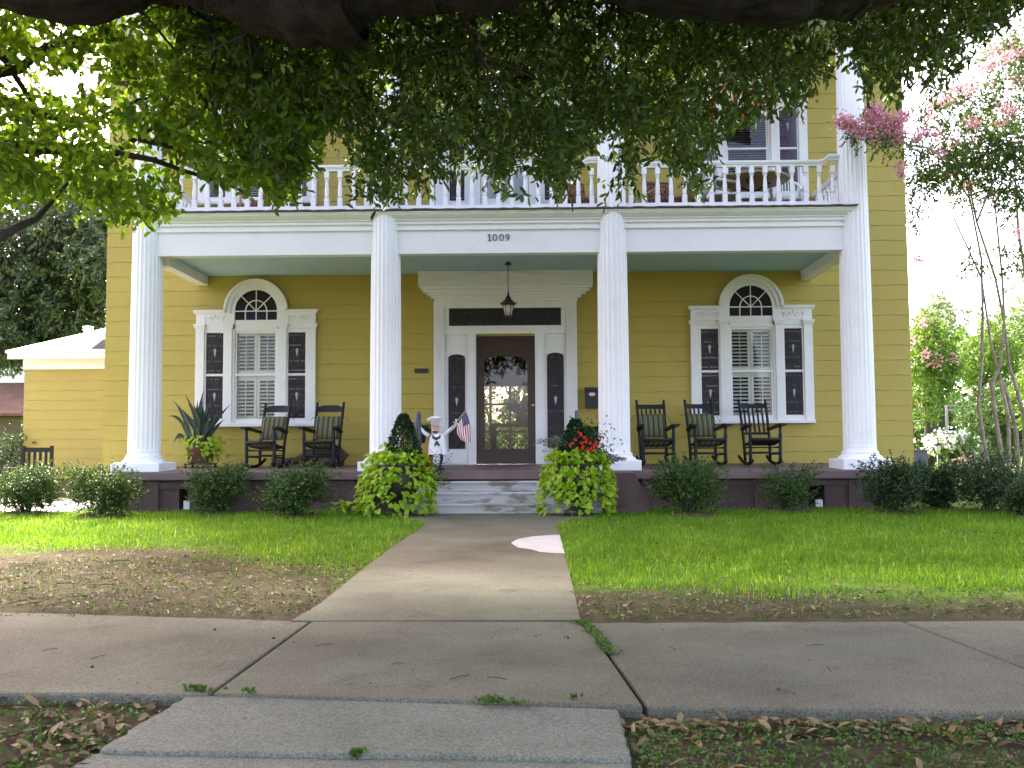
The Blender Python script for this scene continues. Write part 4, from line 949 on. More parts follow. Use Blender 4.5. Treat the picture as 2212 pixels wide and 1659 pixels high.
# hanging lantern
Yl = 16.2; lx, lz = at(1098, 660, Yl); zt = 4.115
L = thing('hanging_lantern', 'brown metal lantern hanging on a chain before the door', 'lantern', (lx, Yl, zt))
f = MB(); f.lathe([(0.05, 0), (0.06, 0.012), (0.05, 0.03), (0.02, 0.05), (0.012, 0.06)][::-1], lx, Yl, zt-0.06, 12); f.build('ceiling_rose', 'bronze', L)
f = MB(); ztop_l = atz(1098, 631, Yl)
n = 22
for i in range(n):
    z = ztop_l+(zt-0.06-ztop_l)*(i+0.5)/n; a = 0.010 if i % 2 else 0.0; b = 0.0 if i % 2 else 0.010; h = (zt-0.06-ztop_l)/n*0.62
    f.tube([(lx+(a+b*0)*c, Yl+b*c, z+h*d) for c, d in ((1, 0), (0.7, 0.7), (0, 1), (-0.7, 0.7), (-1, 0), (-0.7, -0.7), (0, -1), (0.7, -0.7), (1, 0))], 0.0035, 5)
f.build('chain', 'bronze', L)
def lz_(py): return atz(1098, py, Yl)-zt
f = MB(); f.lathe([(0.012, lz_(631)), (0.02, lz_(634)), (0.014, lz_(637)), (0.03, lz_(640)), (0.045, lz_(643)), (0.05, lz_(646)), (0.085, lz_(650)), (0.11, lz_(654)), (0.14, lz_(655)), (0.135, lz_(657)), (0.10, lz_(659)), (0.09, lz_(660))][::-1], lx, Yl, zt, 16); f.build('lamp_shade', 'bronze', L)
f = MB(); f.lathe([(0.088, lz_(660)), (0.052, lz_(683))][::-1], lx, Yl, zt, 12); f.build('lamp_glass', 'lampglass', L)
f = MB()
for k in range(6):
    a = k*math.pi/3; f.tube([(lx+0.092*math.cos(a), Yl+0.092*math.sin(a), zt+lz_(660)), (lx+0.056*math.cos(a), Yl+0.056*math.sin(a), zt+lz_(683))], 0.006, 5)
f.lathe([(0.06, lz_(682)), (0.055, lz_(685)), (0.02, lz_(687)), (0.012, lz_(691))][::-1], lx, Yl, zt, 12); f.build('lamp_cage', 'bronze', L)

# mailbox and plaque on the wall
x0, x1 = dx(1263), dx(1294); z0, z1 = dz(883), dz(839)
mbx = thing('mailbox', 'black wall mailbox with an oval silver badge beside the door surround', 'mailbox', ((x0+x1)/2, YW-0.02, z0))
f = MB(); f.box(x0, x1, YW-0.14, YW-0.02, z0, z1-0.06); f.build('mail_body', 'iron', mbx, bevel=0.006)
f = MB(); f.prism([(x0-0.008, z1-0.059), (x1+0.008, z1-0.059), (x1+0.008, z1), (x0-0.008, z1)], YW-0.155, YW-0.02); f.build('lid', 'iron', mbx, bevel=0.008)
f = MB(); cx, cz = (x0+x1)/2-0.005, dz(854); n = 20; pts = [(cx+0.058*math.cos(6.2832*i/n), cz+0.030*math.sin(6.2832*i/n)) for i in range(n)]; f.prism(pts, YW-0.163, YW-0.1552); f.build('badge', 'silver', mbx)
f = MB(); x0, x1 = dx(896.5), dx(925); f.box(x0, x1, YW-0.035, YW-0.018, dz(804.5), dz(794.8))
f.box(x0+0.03, x0+0.12, YW-0.037, YW-0.0351, dz(801.5), dz(800)); f.box(x1-0.08, x1-0.02, YW-0.037, YW-0.0351, dz(801), dz(797.5))
tag(f.build('wall_plaque', 'rubber', loc=((x0+x1)/2, YW-0.02, dz(804))), 'small dark rectangular plaque on the yellow wall left of the door', 'plaque')

# handrails seen end on beside the steps
for px, nm in ((903, 'left'), (1247, 'right')):
    x = atx(px, 960, 14.75); f = MB(); rr = []
    f.tube([(x, 14.95, 0.60), (x, 14.95, 1.50), (x, 14.93, 1.56), (x, 14.85, 1.585), (x, 14.70, 1.54), (x, 14.45, 1.36), (x, 14.2, 1.16), (x, 14.12, 1.06), (x, 14.1, 0.95), (x, 14.1, 0.268)], 0.026, 8)
    for z, a, b in ((1.0, 14.95, 14.1), (0.75, 14.95, 14.1)): f.tube([(x, a, z), (x, b, z-0.3 if z > 0.9 else z-0.3)], 0.010, 6)
    tag(f.build('handrail', 'railgrey', loc=(x, 14.5, 0.3)), 'grey iron handrail seen end on behind the %s' % ('dark cone topiary near the statue' if nm == 'left' else 'red flowers of the urn'), 'handrail', 'handrails of the front steps')

# chef statue with tray, holding a flag
Ys = 15.25
def S(px, py): return P3(px, py, Ys)
sc_ = thing('chef_statue', 'white painted chef statue with moustache and arms raised, standing by the door', 'statue', S(945, 1012))
sc_.location.z = ZF(Ys)
bx, _ = at(945, 980, Ys); zb0, zb1 = S(945, 982).z, S(945, 938).z
f = MB(); f.lathe([(0.155, 0.0), (0.153, 0.012), (0.145, 0.02), (0.135, (zb1-zb0)*0.5), (0.118, (zb1-zb0)*0.85), (0.09, (zb1-zb0)), (0.05, (zb1-zb0)+0.015)], bx, Ys, zb0, 18)
for pts, rr in (([S(927, 942), S(917, 935), S(908, 925), S(903, 915)], [0.036, 0.03, 0.026, 0.02]), ([S(958, 941), S(968, 932), S(979, 923), S(986, 916)], [0.036, 0.03, 0.026, 0.02])):
    f.tube(pts, rr, 9)
for h, sg in ((S(903, 913), -1), (S(985.5, 914), 1)):                 # hands: palm, four fingers and a thumb
    f.sphere(h, (0.022, 0.014, 0.026), 8, 6)
    for k in range(4): a = -0.35+0.22*k; f.tube([h+Vector((math.sin(a)*0.018, 0, 0.016)), h+Vector((math.sin(a)*0.034, -0.006, 0.042+0.004*(k % 3))), h+Vector((math.sin(a)*0.038, -0.016, 0.058+0.005*(k in (1, 2))))], [0.0065, 0.006, 0.0045], 5)
    f.tube([h+Vector((-sg*0.016, -0.004, -0.004)), h+Vector((-sg*0.034, -0.012, 0.010)), h+Vector((-sg*0.040, -0.014, 0.026))], [0.007, 0.006, 0.0045], 5)
body = f.build('body', 'statuewhite', sc_)
f = MB(); hz0, hz1 = S(941, 945).z, S(941, 906).z; hx = atx(941, 925, Ys); f.lathe([(0.03, 0.0), (0.046, 0.014), (0.068, 0.06), (0.066, 0.12), (0.066, hz1-hz0)], hx, Ys-0.01, hz0, 14)
hd = f.build('head', 'skin', sc_)
f = MB(); yf = Ys-0.078
fx = hx+0.004; z = S(941, 934).z
f.mat(0).tube([(fx-0.045, yf, z+0.016), (fx-0.03, yf-0.006, z+0.003), (fx, yf-0.008, z+0.009), (fx+0.03, yf-0.006, z+0.003), (fx+0.045, yf, z+0.016)], [0.004, 0.013, 0.010, 0.013, 0.004], 6)
f.tube([(fx, yf+0.002, z-0.008), (fx, yf, z-0.03)], [0.014, 0.006], 6)
for s in (-1, 1):
    e = z+0.062; f.tube([(fx+s*0.038, yf+0.014, e+0.004), (fx+s*0.026, yf+0.004, e-0.003), (fx+s*0.012, yf, e+0.002)], 0.0052, 5); f.tube([(fx+s*0.042, yf+0.016, e+0.022), (fx+s*0.026, yf+0.006, e+0.034), (fx+s*0.010, yf, e+0.026)], 0.005, 5)
f.mat(1).tube([(fx, yf-0.004, z+0.06), (fx+0.002, yf-0.018, z+0.03), (fx-0.002, yf-0.006, z+0.022)], [0.006, 0.010, 0.007], 6)
f.build('face', ['black', 'skin'], hd)
f = MB(); f.lathe([(0.070, S(941, 917).z-hz0), (0.070, S(941, 906).z-hz0), (0.088, S(941, 905).z-hz0), (0.095, S(941, 903).z-hz0), (0.085, S(941, 901).z-hz0), (0.03, S(941, 900).z-hz0)], hx-0.006, Ys-0.012, hz0, 16)
f.tube([S(923, 908), S(929, 905), S(941, 903), S(953, 903), S(949, 906)], [0.02, 0.03, 0.035, 0.03, 0.015], 8, True, 1.0); f.build('hat', 'statuewhite', sc_)
f = MB(); c = S(944, 947); y = Ys-0.135
f.tube([(c.x-0.06, y+0.045, c.z+0.045), (c.x-0.045, y+0.03, c.z+0.012), (c.x, y+0.012, c.z-0.008), (c.x+0.045, y+0.03, c.z+0.012), (c.x+0.06, y+0.045, c.z+0.045)], [0.012, 0.02, 0.024, 0.02, 0.012], 8)
c = S(945, 957)
f.prism([(c.x-0.010, c.z+0.03), (c.x-0.045, c.z-0.05), (c.x-0.008, c.z-0.03), (c.x+0.006, c.z+0.03)], y-0.012, y+0.012); f.prism([(c.x-0.004, c.z+0.03), (c.x+0.012, c.z-0.03), (c.x+0.062, c.z-0.045), (c.x+0.014, c.z+0.03)], y-0.016, y+0.008); f.build('neckerchief', 'navy', sc_)
f = MB()
for i in range(3): c = S(953+i*0.6, 965+5*i); f.sphere((c.x, Ys-0.142-0.002*i, c.z), 0.0065, 7, 5)
f.build('button', 'gold', sc_)
for pts, foot in (([S(954, 981), S(954, 993), S(951, 1004), S(951, 1010)], 1), ([S(931, 981), S(929, 992), S(926, 1003), S(926, 1010)], -1)):
    f = MB(); pts[-1].z = ZF(Ys)+0.02; f.tube(pts, [0.028, 0.025, 0.021, 0.024], 9); p = pts[-1]; f.tube([p+Vector((-0.02, 0.02, 0.0)), p+Vector((0.03*foot*0+0.03, -0.06, -0.003)), p+Vector((0.075, -0.10, -0.008))], [0.022, 0.02, 0.01], 8); f.build('leg', 'black', sc_)
f = MB(); c = S(897, 911); f.lathe([(0.03, -0.008), (0.10, 0.0), (0.115, 0.010), (0.10, 0.008), (0.02, 0.003)], c.x+0.02, Ys, c.z-0.01, 18); f.build('tray', 'silver', sc_)
pb, pt = S(969, 934), S(1008, 884)
pb.y = pt.y = Ys-0.03
fl = thing('hand_flag', 'small stars and stripes flag on a stick held by the chef statue', 'flag', tuple(pb))
f = MB(); f.tube([pb, pt], 0.006, 6); f.sphere(pt, 0.010, 7, 5); f.build('flag_stick', 'gold', fl)
f = MB(); nu, nv = 20, 13
a0, a1 = S(1006, 887), S(987, 917); b0_, b1_ = S(1018.5, 957), S(994, 950)
def FP(u, v):
    tp = a0.lerp(a1, v); bt = b0_.lerp(b1_, v); p = tp.lerp(bt, u); bulge = 0.05*math.sin(u*3.0)
    p = Vector((p.x+bulge*(0.5-v)*0.9+0.012*math.sin(u*5+v*2), Ys-0.04-0.035*math.sin(u*4.0+v*9.0)*u, p.z+0.010*math.sin(v*7)*u))
    return p
vs = [FP(i/nu, j/nv) for i in range(nu+1) for j in range(nv+1)]
f.v = [tuple(v) for v in vs]
for i in range(nu):
    for j in range(nv):
        f.f.append((i*(nv+1)+j, (i+1)*(nv+1)+j, (i+1)*(nv+1)+j+1, i*(nv+1)+j+1)); f.smooth.append(True); f.m.append(2 if (i < 8 and j < 7) else (0 if j % 2 == 0 else 1))
f.mat(3)
for i in range(5):
    for j in range(4):
        c = FP((0.8+1.6*i)/nu, (0.9+1.6*j)/nv); d = 0.006; f.add([c+Vector((-d, -0.004, 0)), c+Vector((0, -0.004, -d)), c+Vector((d, -0.004, 0)), c+Vector((0, -0.004, d))], [(0, 1, 2, 3)])
f.build('flag_cloth', ['flagred', 'flagwhite', 'flagblue', 'flagwhite'], fl)

# curved driftwood behind the two rockers on the left
f = MB(); zf = ZF(16.9); X = lambda px: atx(px, 1000, 16.9)
f.tube([(X(588), 16.95, zf+0.16), (X(596), 16.95, zf+0.09), (X(612), 16.9, zf+0.075), (X(640), 16.9, zf+0.10), (X(668), 16.95, zf+0.20), (X(695), 16.95, zf+0.27), (X(725), 17.0, zf+0.24), (X(742), 17.0, zf+0.12)], [0.05, 0.085, 0.075, 0.07, 0.10, 0.13, 0.12, 0.11], 12)
f.tube([(X(668), 16.9, zf+0.08), (X(715), 16.9, zf+0.085), (X(742), 16.95, zf+0.09)], [0.07, 0.085, 0.08], 10)
tag(f.build('driftwood', 'log', loc=(X(660), 16.9, zf)), 'curved brown driftwood log lying on the porch behind two rockers', 'driftwood')

# ------------------------------------------------------------------ potted plants
def blade(mm, base, tip, mid, w):
    """sword leaf as a folded strip"""
    base, tip, mid = Vector(base), Vector(tip), Vector(mid); vs = []; fs = []; n = 7
    sd_ = (tip-base).cross(Vector((random.uniform(-.4, .4), 1, random.uniform(-.3, .3)))).normalized(); nn = sd_.cross(tip-base).normalized()
    for i in range(n+1):
        t = i/n; p = base*(1-t)**2+mid*2*t*(1-t)+tip*t*t; ww = w*(0.55+0.45*math.sin(min(1, t*1.6)*math.pi/2))*max(0.02, (1-t**5)); ww *= 1 if t < 0.6 else (1-(t-0.6)/0.4*0.75)
        vs += [p-sd_*ww, p+nn*ww*0.35, p+sd_*ww]
    for i in range(n): fs += [(3*i, 3*i+1, 3*i+4, 3*i+3), (3*i+1, 3*i+2, 3*i+5, 3*i+4)]
    mm.add(vs, fs, True)
def heart_leaves(pts, outs, L, seed_droop=0.8):
    """broad lobed vine leaves: pts (n,3), outward directions (n,3), hanging"""
    n = len(pts); d = np.array(outs)*rng.uniform(0.3, 1.2, (n, 1)); d[:, 2] -= seed_droop*rng.uniform(0.1, 1.3, n); d += rng.normal(size=(n, 3))*0.42
    nrm = np.array(outs)*1.0; nrm[:, 2] += 0.5; nrm += rng.normal(size=(n, 3))*0.35
    return leaf_arrays(pts, d, L*rng.uniform(0.45, 1.35, n), L*rng.uniform(0.5, 1.05, n), nrm, 0.18, 0.32, 0.1)
Yp = 16.5; px0 = 433; bx = atx(px0, 1000, Yp); zf = ZF(Yp)
sp = thing('snake_plant_pot', 'dark snake plant and lime vine in a brown pot on a wheeled caddy', 'potted plant', (bx, Yp, zf))
f = MB(); f.lathe([(0.17, 0.085), (0.20, 0.10), (0.215, 0.30), (0.235, 0.33), (0.235, 0.37), (0.20, 0.37)], bx, Yp, zf, 18); f.build('pot', 'terracotta', sp)
f = MB(); f.box(bx-0.21, bx+0.21, Yp-0.2, Yp+0.2, zf+0.055, zf+0.083)
for sx in (-0.19, 0, 0.19): f.sphere((bx+sx, Yp-0.18, zf+0.028), 0.028, 8, 6); f.sphere((bx+sx, Yp+0.18, zf+0.028), 0.028, 8, 6)
f.build('plant_caddy', 'iron', sp)
f = MB()
tips = [(373, 862), (385, 873), (399, 851), (406, 872), (418, 869), (441, 839), (427, 862), (450, 868), (437, 872), (460, 869), (476, 884), (499, 873), (466, 885), (391, 882), (381, 897), (412, 885), (433, 886), (445, 884), (470, 900), (457, 892), (372, 968), (391, 972), (360, 902), (486, 905), (403, 893), (424, 880), (440, 860), (455, 880)]
for (a, b) in tips:
    yy = Yp+random.uniform(-0.18, 0.2); t = Vector((atx(a, b, yy), yy, atz(a, b, yy))); bb = Vector((bx+random.uniform(-.13, .13)+0.25*(t.x-bx)*0.3, Yp+random.uniform(-.08, .1), zf+0.36))
    if b > 930: md = Vector((bx-0.42+random.uniform(-.05, .1), yy, zf+0.75))
    elif a < 370: md = Vector((bx-0.38, yy, zf+1.0))
    else: md = (bb+t)/2+Vector(((t.x-bx)*-0.12, random.uniform(-.05, .05), 0.08))
    blade(f, bb, t, md, random.uniform(0.030, 0.043))
f.build('foliage', 'snake', sp)
n = 170; th = rng.uniform(0, 6.283, n); r = 0.24+rng.normal(size=n)*0.04; zz = zf+0.12+rng.random(n)**0.8*0.42; r = r*(0.8+0.25*np.sin((zz-zf)/0.55*2.6))
o_ = np.stack([np.cos(th), np.sin(th), np.zeros(n)], 1); pts = np.stack([bx+0.05+o_[:, 0]*r, Yp+o_[:, 1]*r-0.04, zz], 1)
bulk_mesh('vine', [(*heart_leaves(pts, o_, 0.085), 0)], ['vine'], sp)

def urn_planter(label, px, Y, red):
    x, z = at(px, 1112, Y); z = gz(Y)+0.02
    t = thing('urn_planter', label, 'planter', (x, Y, z), 'urn planters beside the steps')
    f = MB(); f.lathe([(0.19, 0.0), (0.19, 0.05), (0.15, 0.07), (0.09, 0.11), (0.075, 0.15), (0.10, 0.19), (0.20, 0.26), (0.27, 0.36), (0.295, 0.48), (0.29, 0.58), (0.275, 0.64), (0.32, 0.68), (0.325, 0.70), (0.29, 0.70), (0.26, 0.66)], x, Y, z, 26); f.build('urn', 'urn', t)
    # lime vine spilling over the rim in long trailing runners
    P_, O_ = [], []
    nr = 66
    for k in range(nr):
        th = rng.uniform(0, 6.283) if k > 14 else rng.uniform(math.pi*1.05, math.pi*1.95); ln = rng.uniform(0.40, 0.98); rr = 0.27+rng.uniform(-.05, .05)
        ox = -0.06 if not red else 0.0
        nl = int(ln/0.044)
        for i in range(nl):
            u = i/nl*ln; out = rr+0.14*math.sin(min(1, u/0.4)*1.57)+0.02*rng.normal()+ (0.06*u)
            zz = z+0.74+0.09*math.sin(min(1, u/0.18)*3.1)-max(0, u-0.10)*1.02+0.012*rng.normal()
            if zz < z+0.02: continue
            a = th+0.25*math.sin(u*6+k); P_.append((x+ox*u+math.cos(a)*out*(1.05), Y+math.sin(a)*out*0.9, zz)); O_.append((math.cos(a), math.sin(a), 0.15))
    for k in range(150):                                               # top mound
        a = rng.uniform(0, 6.283); q = 0.36*rng.random()**0.5; P_.append((x+q*math.cos(a), Y+q*math.sin(a)*0.9, z+0.90-0.16*(q/0.36)**2+rng.normal()*0.04)); O_.append((math.cos(a)*0.8, math.sin(a)*0.8-0.3, 0.5))
    bulk_mesh('vine', [(*heart_leaves(np.array(P_), np.array(O_), 0.092), 0)], ['vine'], t)
    # cone topiary
    n = 2600; h = 0.66 if not red else 0.58; u = rng.random(n)**1.35; a = rng.uniform(0, 6.283, n); rr = (0.25*(1-u)**0.75+0.02)*(0.75+0.3*rng.random(n)); tx = x+(0.06 if not red else -0.02)
    p = np.stack([tx+rr*np.cos(a), Y+rr*np.sin(a), z+0.72+u*h], 1); d = np.stack([np.cos(a), np.sin(a), 0.5+0*a], 1)+rng.normal(size=(n, 3))*0.5
    bulk_mesh('topiary', [(*leaf_arrays(p, d, 0.045*rng.uniform(.7, 1.2, n), 0.024), 0)], ['topiary'], t)
    return t, x, z
t, ux, uz = urn_planter('urn of lime vine under a dark green cone topiary, near the statue', 862, 13.72, False)
n = 14; p = np.array([[ux+0.42+rng.normal()*0.04, 13.72-0.05+rng.normal()*0.03, uz+0.78+rng.normal()*0.05] for _ in range(n)]); bulk_mesh('red_flower', [(*leaf_arrays(p, rng.normal(size=(n, 3)), 0.04, 0.035), 0)], ['redflower'], t)
n = 420; a = rng.uniform(0, 6.283, n); p = np.stack([ux+0.44+0.11*rng.normal(size=n), 13.78+0.08*rng.normal(size=n), uz+0.62+0.11*rng.normal(size=n)], 1); bulk_mesh('foliage', [(*leaf_arrays(p, rng.normal(size=(n, 3)), 0.05, 0.012), 0)], ['fern'], t)
t, ux, uz = urn_planter('urn of lime vine topped with bright red flowers', 1248, 13.72, True)
for k, (cpx, cpy) in enumerate([(1253, 937), (1267, 953), (1234, 960), (1275, 958), (1260, 965), (1283, 964), (1243, 950), (1290, 958), (1271, 972), (1248, 970), (1262, 945), (1281, 970), (1256, 958)]):
    c = np.array(P3(cpx, cpy, 13.72-0.24+0.05*rng.normal())); P_ = c+rng.normal(size=(9, 3))*0.012
    bulk_mesh('red_flower', [(*leaf_arrays(P_, rng.normal(size=P_.shape)+np.array([0, -0.6, 0.3]), 0.028, 0.025), 0)], ['redflower'], t)
n = 900; p = np.stack([ux+0.10+0.17*rng.normal(size=n), 13.70+0.12*rng.normal(size=n), uz+0.95+0.13*rng.normal(size=n)], 1); pieces = [(*leaf_arrays(p, rng.normal(size=(n, 3))+np.array([0, 0, .5]), 0.05, 0.022), 0)]
bulk_mesh('flower_foliage', pieces, ['topiary'], t)
def spray(x0, y0, z0, n, dirx, ln, nm, par, mat, L):
    f = MB(); P_ = []; D_ = []
    for k in range(n):
        d = Vector((dirx*rng.uniform(0.2, 1.0)+0.2*rng.normal(), 0.35*rng.normal(), rng.uniform(0.5, 1.2))).normalized()*ln*rng.uniform(0.6, 1.1); p0 = Vector((x0+0.05*rng.normal(), y0+0.04*rng.normal(), z0)); pr = []
        for i in range(7):
            u = i/6; pr.append(p0+d*u+Vector((0.3*d.x*u*u, 0, -0.55*abs(d.z)*u*u*u)))
        f.tube(pr, [0.004*(1-i/8) for i in range(7)], 4)
        for i in range(26):
            u = 0.15+0.85*i/26; j = min(5, int(u*6)); q = pr[j].lerp(pr[j+1], u*6-j); P_.append(tuple(q)); D_.append(tuple(d*0.5/ln+Vector((rng.normal(), rng.normal(), rng.normal()))*0.8))
    o = bulk_mesh(nm, [(*leaf_arrays(np.array(P_), np.array(D_), L, L*0.35), 0)], [mat], par); f.build('stems', 'twig', o)
spray(ux-0.10, 13.78, uz+0.74, 26, -0.55, 0.62, 'silver_foliage', t, 'greyleaf', 0.042)
spray(ux+0.34, 13.72, uz+0.66, 14, 0.8, 0.32, 'silver_foliage', t, 'greyleaf', 0.04)
# loose runner creeping on the ground beside the left urn
n = 60; p = np.stack([np.array([on_lawn(785, 1108).x])+rng.normal(size=n)*0.20, 13.9+rng.normal(size=n)*0.14, gz(14)+0.05+0.13*rng.random(n)], 1); o_ = rng.normal(size=(n, 3)); o_[:, 2] = 0.6
tag(bulk_mesh('creeping_vine', [(*heart_leaves(p, o_, 0.085, 0.1), 0)], ['vine'], loc=(p[0][0], 13.9, gz(14))), 'lime leaved vine creeping on the lawn beside the brown cheek block', 'plant')

# ferns on stands at either side of the door
def fern(label, px, py, Y, r):
    c = P3(px, py, Y); t = thing('potted_fern', label, 'fern', (c.x, Y, ZF(Y)), 'ferns beside the door')
    z0 = ZF(Y); hp = c.z-z0-0.16
    f = MB(); f.lathe([(0.10, 0), (0.12, 0.02), (0.12, 0.05), (0.03, 0.07), (0.03, hp-0.02), (0.13, hp)], c.x, Y, z0, 14); f.build('plant_stand', 'iron', t)
    f = MB(); f.lathe([(0.10, hp+0.001), (0.15, hp+0.20), (0.16, hp+0.22), (0.13, hp+0.22)], c.x, Y, z0, 16); f.build('pot', 'urn', t)
    P_, D_ = [], []
    for k in range(70):
        a = rng.uniform(0, 6.283); up = rng.uniform(0.3, 1.1); ln = r*rng.uniform(0.6, 1.1); d0 = np.array([math.cos(a), math.sin(a), up]); q = np.array([c.x, Y, z0+hp+0.20])
        for i in range(26):
            u = i/26; pos = q+d0*ln*u*0.9+np.array([0, 0, -ln*0.75*u*u]); P_.append(pos); s_ = np.cross(d0, [0, 0, 1])*(1 if i % 2 else -1); D_.append(s_+d0*0.5+rng.normal(size=3)*0.3-np.array([0, 0, 0.3]))
    bulk_mesh('foliage', [(*leaf_arrays(np.array(P_), np.array(D_), 0.065, 0.012), 0)], ['fern'], t)
fern('dark green fern behind the topiary, left of the door', 905, 935, 16.6, 0.36)
fern('dark green fern under the wall mailbox', 1282, 940, 16.7, 0.34)

# ------------------------------------------------------------------ upper balcony things
ZB = 4.745
Yt = 16.3; tx, tz = at(1625, 390, Yt)
tb = thing('patio_table', 'round tan topped table on the upper balcony', 'table', (tx, Yt, ZB))
f = MB(); f.lathe([(0.02, -0.03), (0.58, -0.022), (0.60, -0.01), (0.60, 0.012), (0.585, 0.018), (0.02, 0.02)], tx, Yt, tz, 36); f.build('tabletop', 'tan', tb)
f = MB(); f.tube([(tx, Yt, ZB), (tx, Yt, tz-0.03)], 0.022, 8); f.build('leg', 'iron', tb)
f = MB(); f.lathe([(0.28, 0), (0.26, 0.03), (0.04, 0.06)], tx, Yt, ZB, 16)
for k in range(3): a = k*2.094; f.tube([(tx, Yt, tz-0.20), (tx+0.3*math.cos(a), Yt+0.3*math.sin(a), tz-0.04)], 0.014, 6)
f.build('base', 'iron', tb)
def plastic_chair(label, px, Y, yaw):
    t = thing('plastic_chair', label, 'chair', (0, 0, 0), 'white plastic chairs on the balcony')
    f = MB()
    for s in (-1, 1):
        g = MB(); g.tube([(s*0.24, -0.24, 0), (s*0.23, -0.22, 0.43)], [0.018, 0.028], 6); g.build('leg', 'plastic', t); g = MB(); g.tube([(s*0.23, 0.26, 0), (s*0.21, 0.2, 0.43)], [0.018, 0.028], 6); g.build('leg', 'plastic', t)
        g = MB(); g.tube([(s*0.25, -0.24, 0.43), (s*0.27, -0.2, 0.62), (s*0.27, 0.1, 0.66), (s*0.24, 0.27, 0.70)], [0.02, 0.028, 0.028, 0.02], 6); g.build('armrest', 'plastic', t)
    f.box(-0.23, 0.23, -0.24, 0.22, 0.42, 0.45); f.build('seat', 'plastic', t, bevel=0.01)
    g = MB(); n = 9
    for i in range(n):
        x = -0.2+0.4*i/(n-1); top = 0.84-0.10*(2*i/(n-1)-1)**2; g.box(x-0.012, x+0.012, 0.25, 0.262, 0.5, top)
    pts = [(-0.24, 0.24, 0.47), (-0.245, 0.25, 0.72), (-0.2, 0.257, 0.80), (-0.1, 0.262, 0.855), (0, 0.264, 0.87), (0.1, 0.262, 0.855), (0.2, 0.257, 0.80), (0.245, 0.25, 0.72), (0.24, 0.24, 0.47)]
    g.tube(pts, 0.026, 6); g.box(-0.22, 0.22, 0.25, 0.265, 0.47, 0.52); g.build('backrest', 'plastic', t)
    t.location = (atx(px, 430, Y), Y, ZB); t.rotation_euler = (0, 0, R_(yaw)); return t
plastic_chair('white plastic chair left of the tan table on the balcony', 1560, 16.3, 90); plastic_chair('white plastic chair beyond the tan table, nearer the end railing', 1700, 16.7, -10)
def cushion_chair(label, px, Y, yaw):
    t = thing('wicker_chair', label, 'chair', (0, 0, 0), 'floral cushioned wicker chairs on the balcony')
    for sx in (-1, 1):
        for yy in (-0.24, 0.24): g = MB(); g.tube([(sx*0.26, yy, 0), (sx*0.26, yy, 0.30)], 0.02, 6); g.build('leg', 'wicker', t)
        g = MB(); g.tube([(sx*0.29, -0.28, 0.3), (sx*0.30, -0.27, 0.54), (sx*0.30, 0.2, 0.56), (sx*0.26, 0.32, 0.60)], 0.028, 7); g.build('armrest', 'wicker', t)
    g = MB(); g.box(-0.28, 0.28, -0.28, 0.28, 0.28, 0.33); g.build('seat', 'wicker', t)
    g = MB(); g.box(-0.26, 0.26, -0.27, 0.24, 0.331, 0.43); g.build('seat_cushion', 'floral', t, bevel=0.03)
    g = MB(); g.add([(-0.27, 0.25, 0.43), (0.27, 0.25, 0.43), (0.25, 0.38, 0.86), (-0.25, 0.38, 0.86), (-0.27, 0.35, 0.43), (0.27, 0.35, 0.43), (0.25, 0.46, 0.86), (-0.25, 0.46, 0.86)], [(0, 1, 2, 3), (7, 6, 5, 4), (0, 4, 5, 1), (1, 5, 6, 2), (2, 6, 7, 3), (3, 7, 4, 0)]); g.build('back_cushion', 'floral', t, bevel=0.03)
    t.location = (atx(px, 430, Y), Y, ZB); t.rotation_euler = (0, 0, R_(yaw)); return t
for lab, px, yaw in (('floral cushioned chair on the balcony, beside the third white column', 1240, 8), ('floral cushioned chair on the balcony between the column and the tan table', 1440, 14), ('floral cushioned wicker chair on the balcony behind the hanging leaves', 572, -15)): cushion_chair(lab, px, 16.5, yaw)
x, z = at(1490, 427, 16.2); f = MB(); f.lathe([(0.09, 0.40), (0.14, 0.62), (0.155, 0.63), (0.155, 0.66), (0.13, 0.66)], x, 16.2, ZB, 14); f.lathe([(0.14, 0), (0.03, 0.03), (0.03, 0.37), (0.12, 0.399)], x, 16.2, ZB, 12)
tag(f.build('flower_pot', 'wicker', loc=(x, 16.2, ZB)), 'tan flower pot on a stand on the balcony, left of the round table', 'flower pot')
# striped flag hung in front of the upper right window
Yg = 16.6; f = MB(); nu, nv = 12, 12; xA, xB = atx(1525, 190, Yg), atx(1662, 190, Yg); zA, zB_ = atz(1590, 95, Yg), atz(1590, 256, Yg)
for i in range(nu+1):
    for j in range(nv+1):
        u, v = i/nu, j/nv; f.v.append((xA+(xB-xA)*u+0.02*math.sin(v*4+u*3), Yg+0.07*math.sin(u*11+v)*(0.3+v), zA+(zB_-zA)*v+0.05*(1-u)*v-0.03*math.sin(u*6)*v))
for i in range(nu):
    for j in range(nv): f.f.append((i*(nv+1)+j, (i+1)*(nv+1)+j, (i+1)*(nv+1)+j+1, i*(nv+1)+j+1)); f.smooth.append(True); f.m.append(i % 2 if i < 11 else 1)
f2 = thing('porch_flag', 'red and white striped flag hanging down before the upper right window', 'flag', ((xA+xB)/2, Yg, zA))
f.build('flag_cloth', ['flagwhite', 'bunting'], f2); g = MB(); g.tube([(xA-0.1, Yg, zA+0.01), (xB+0.1, Yg, zA+0.01)], 0.015, 6); g.tube([((xA+xB)/2, Yg, zA+0.01), ((xA+xB)/2, Yg, 8.06)], 0.006, 5); g.build('flag_rod', 'whiteflat', f2)

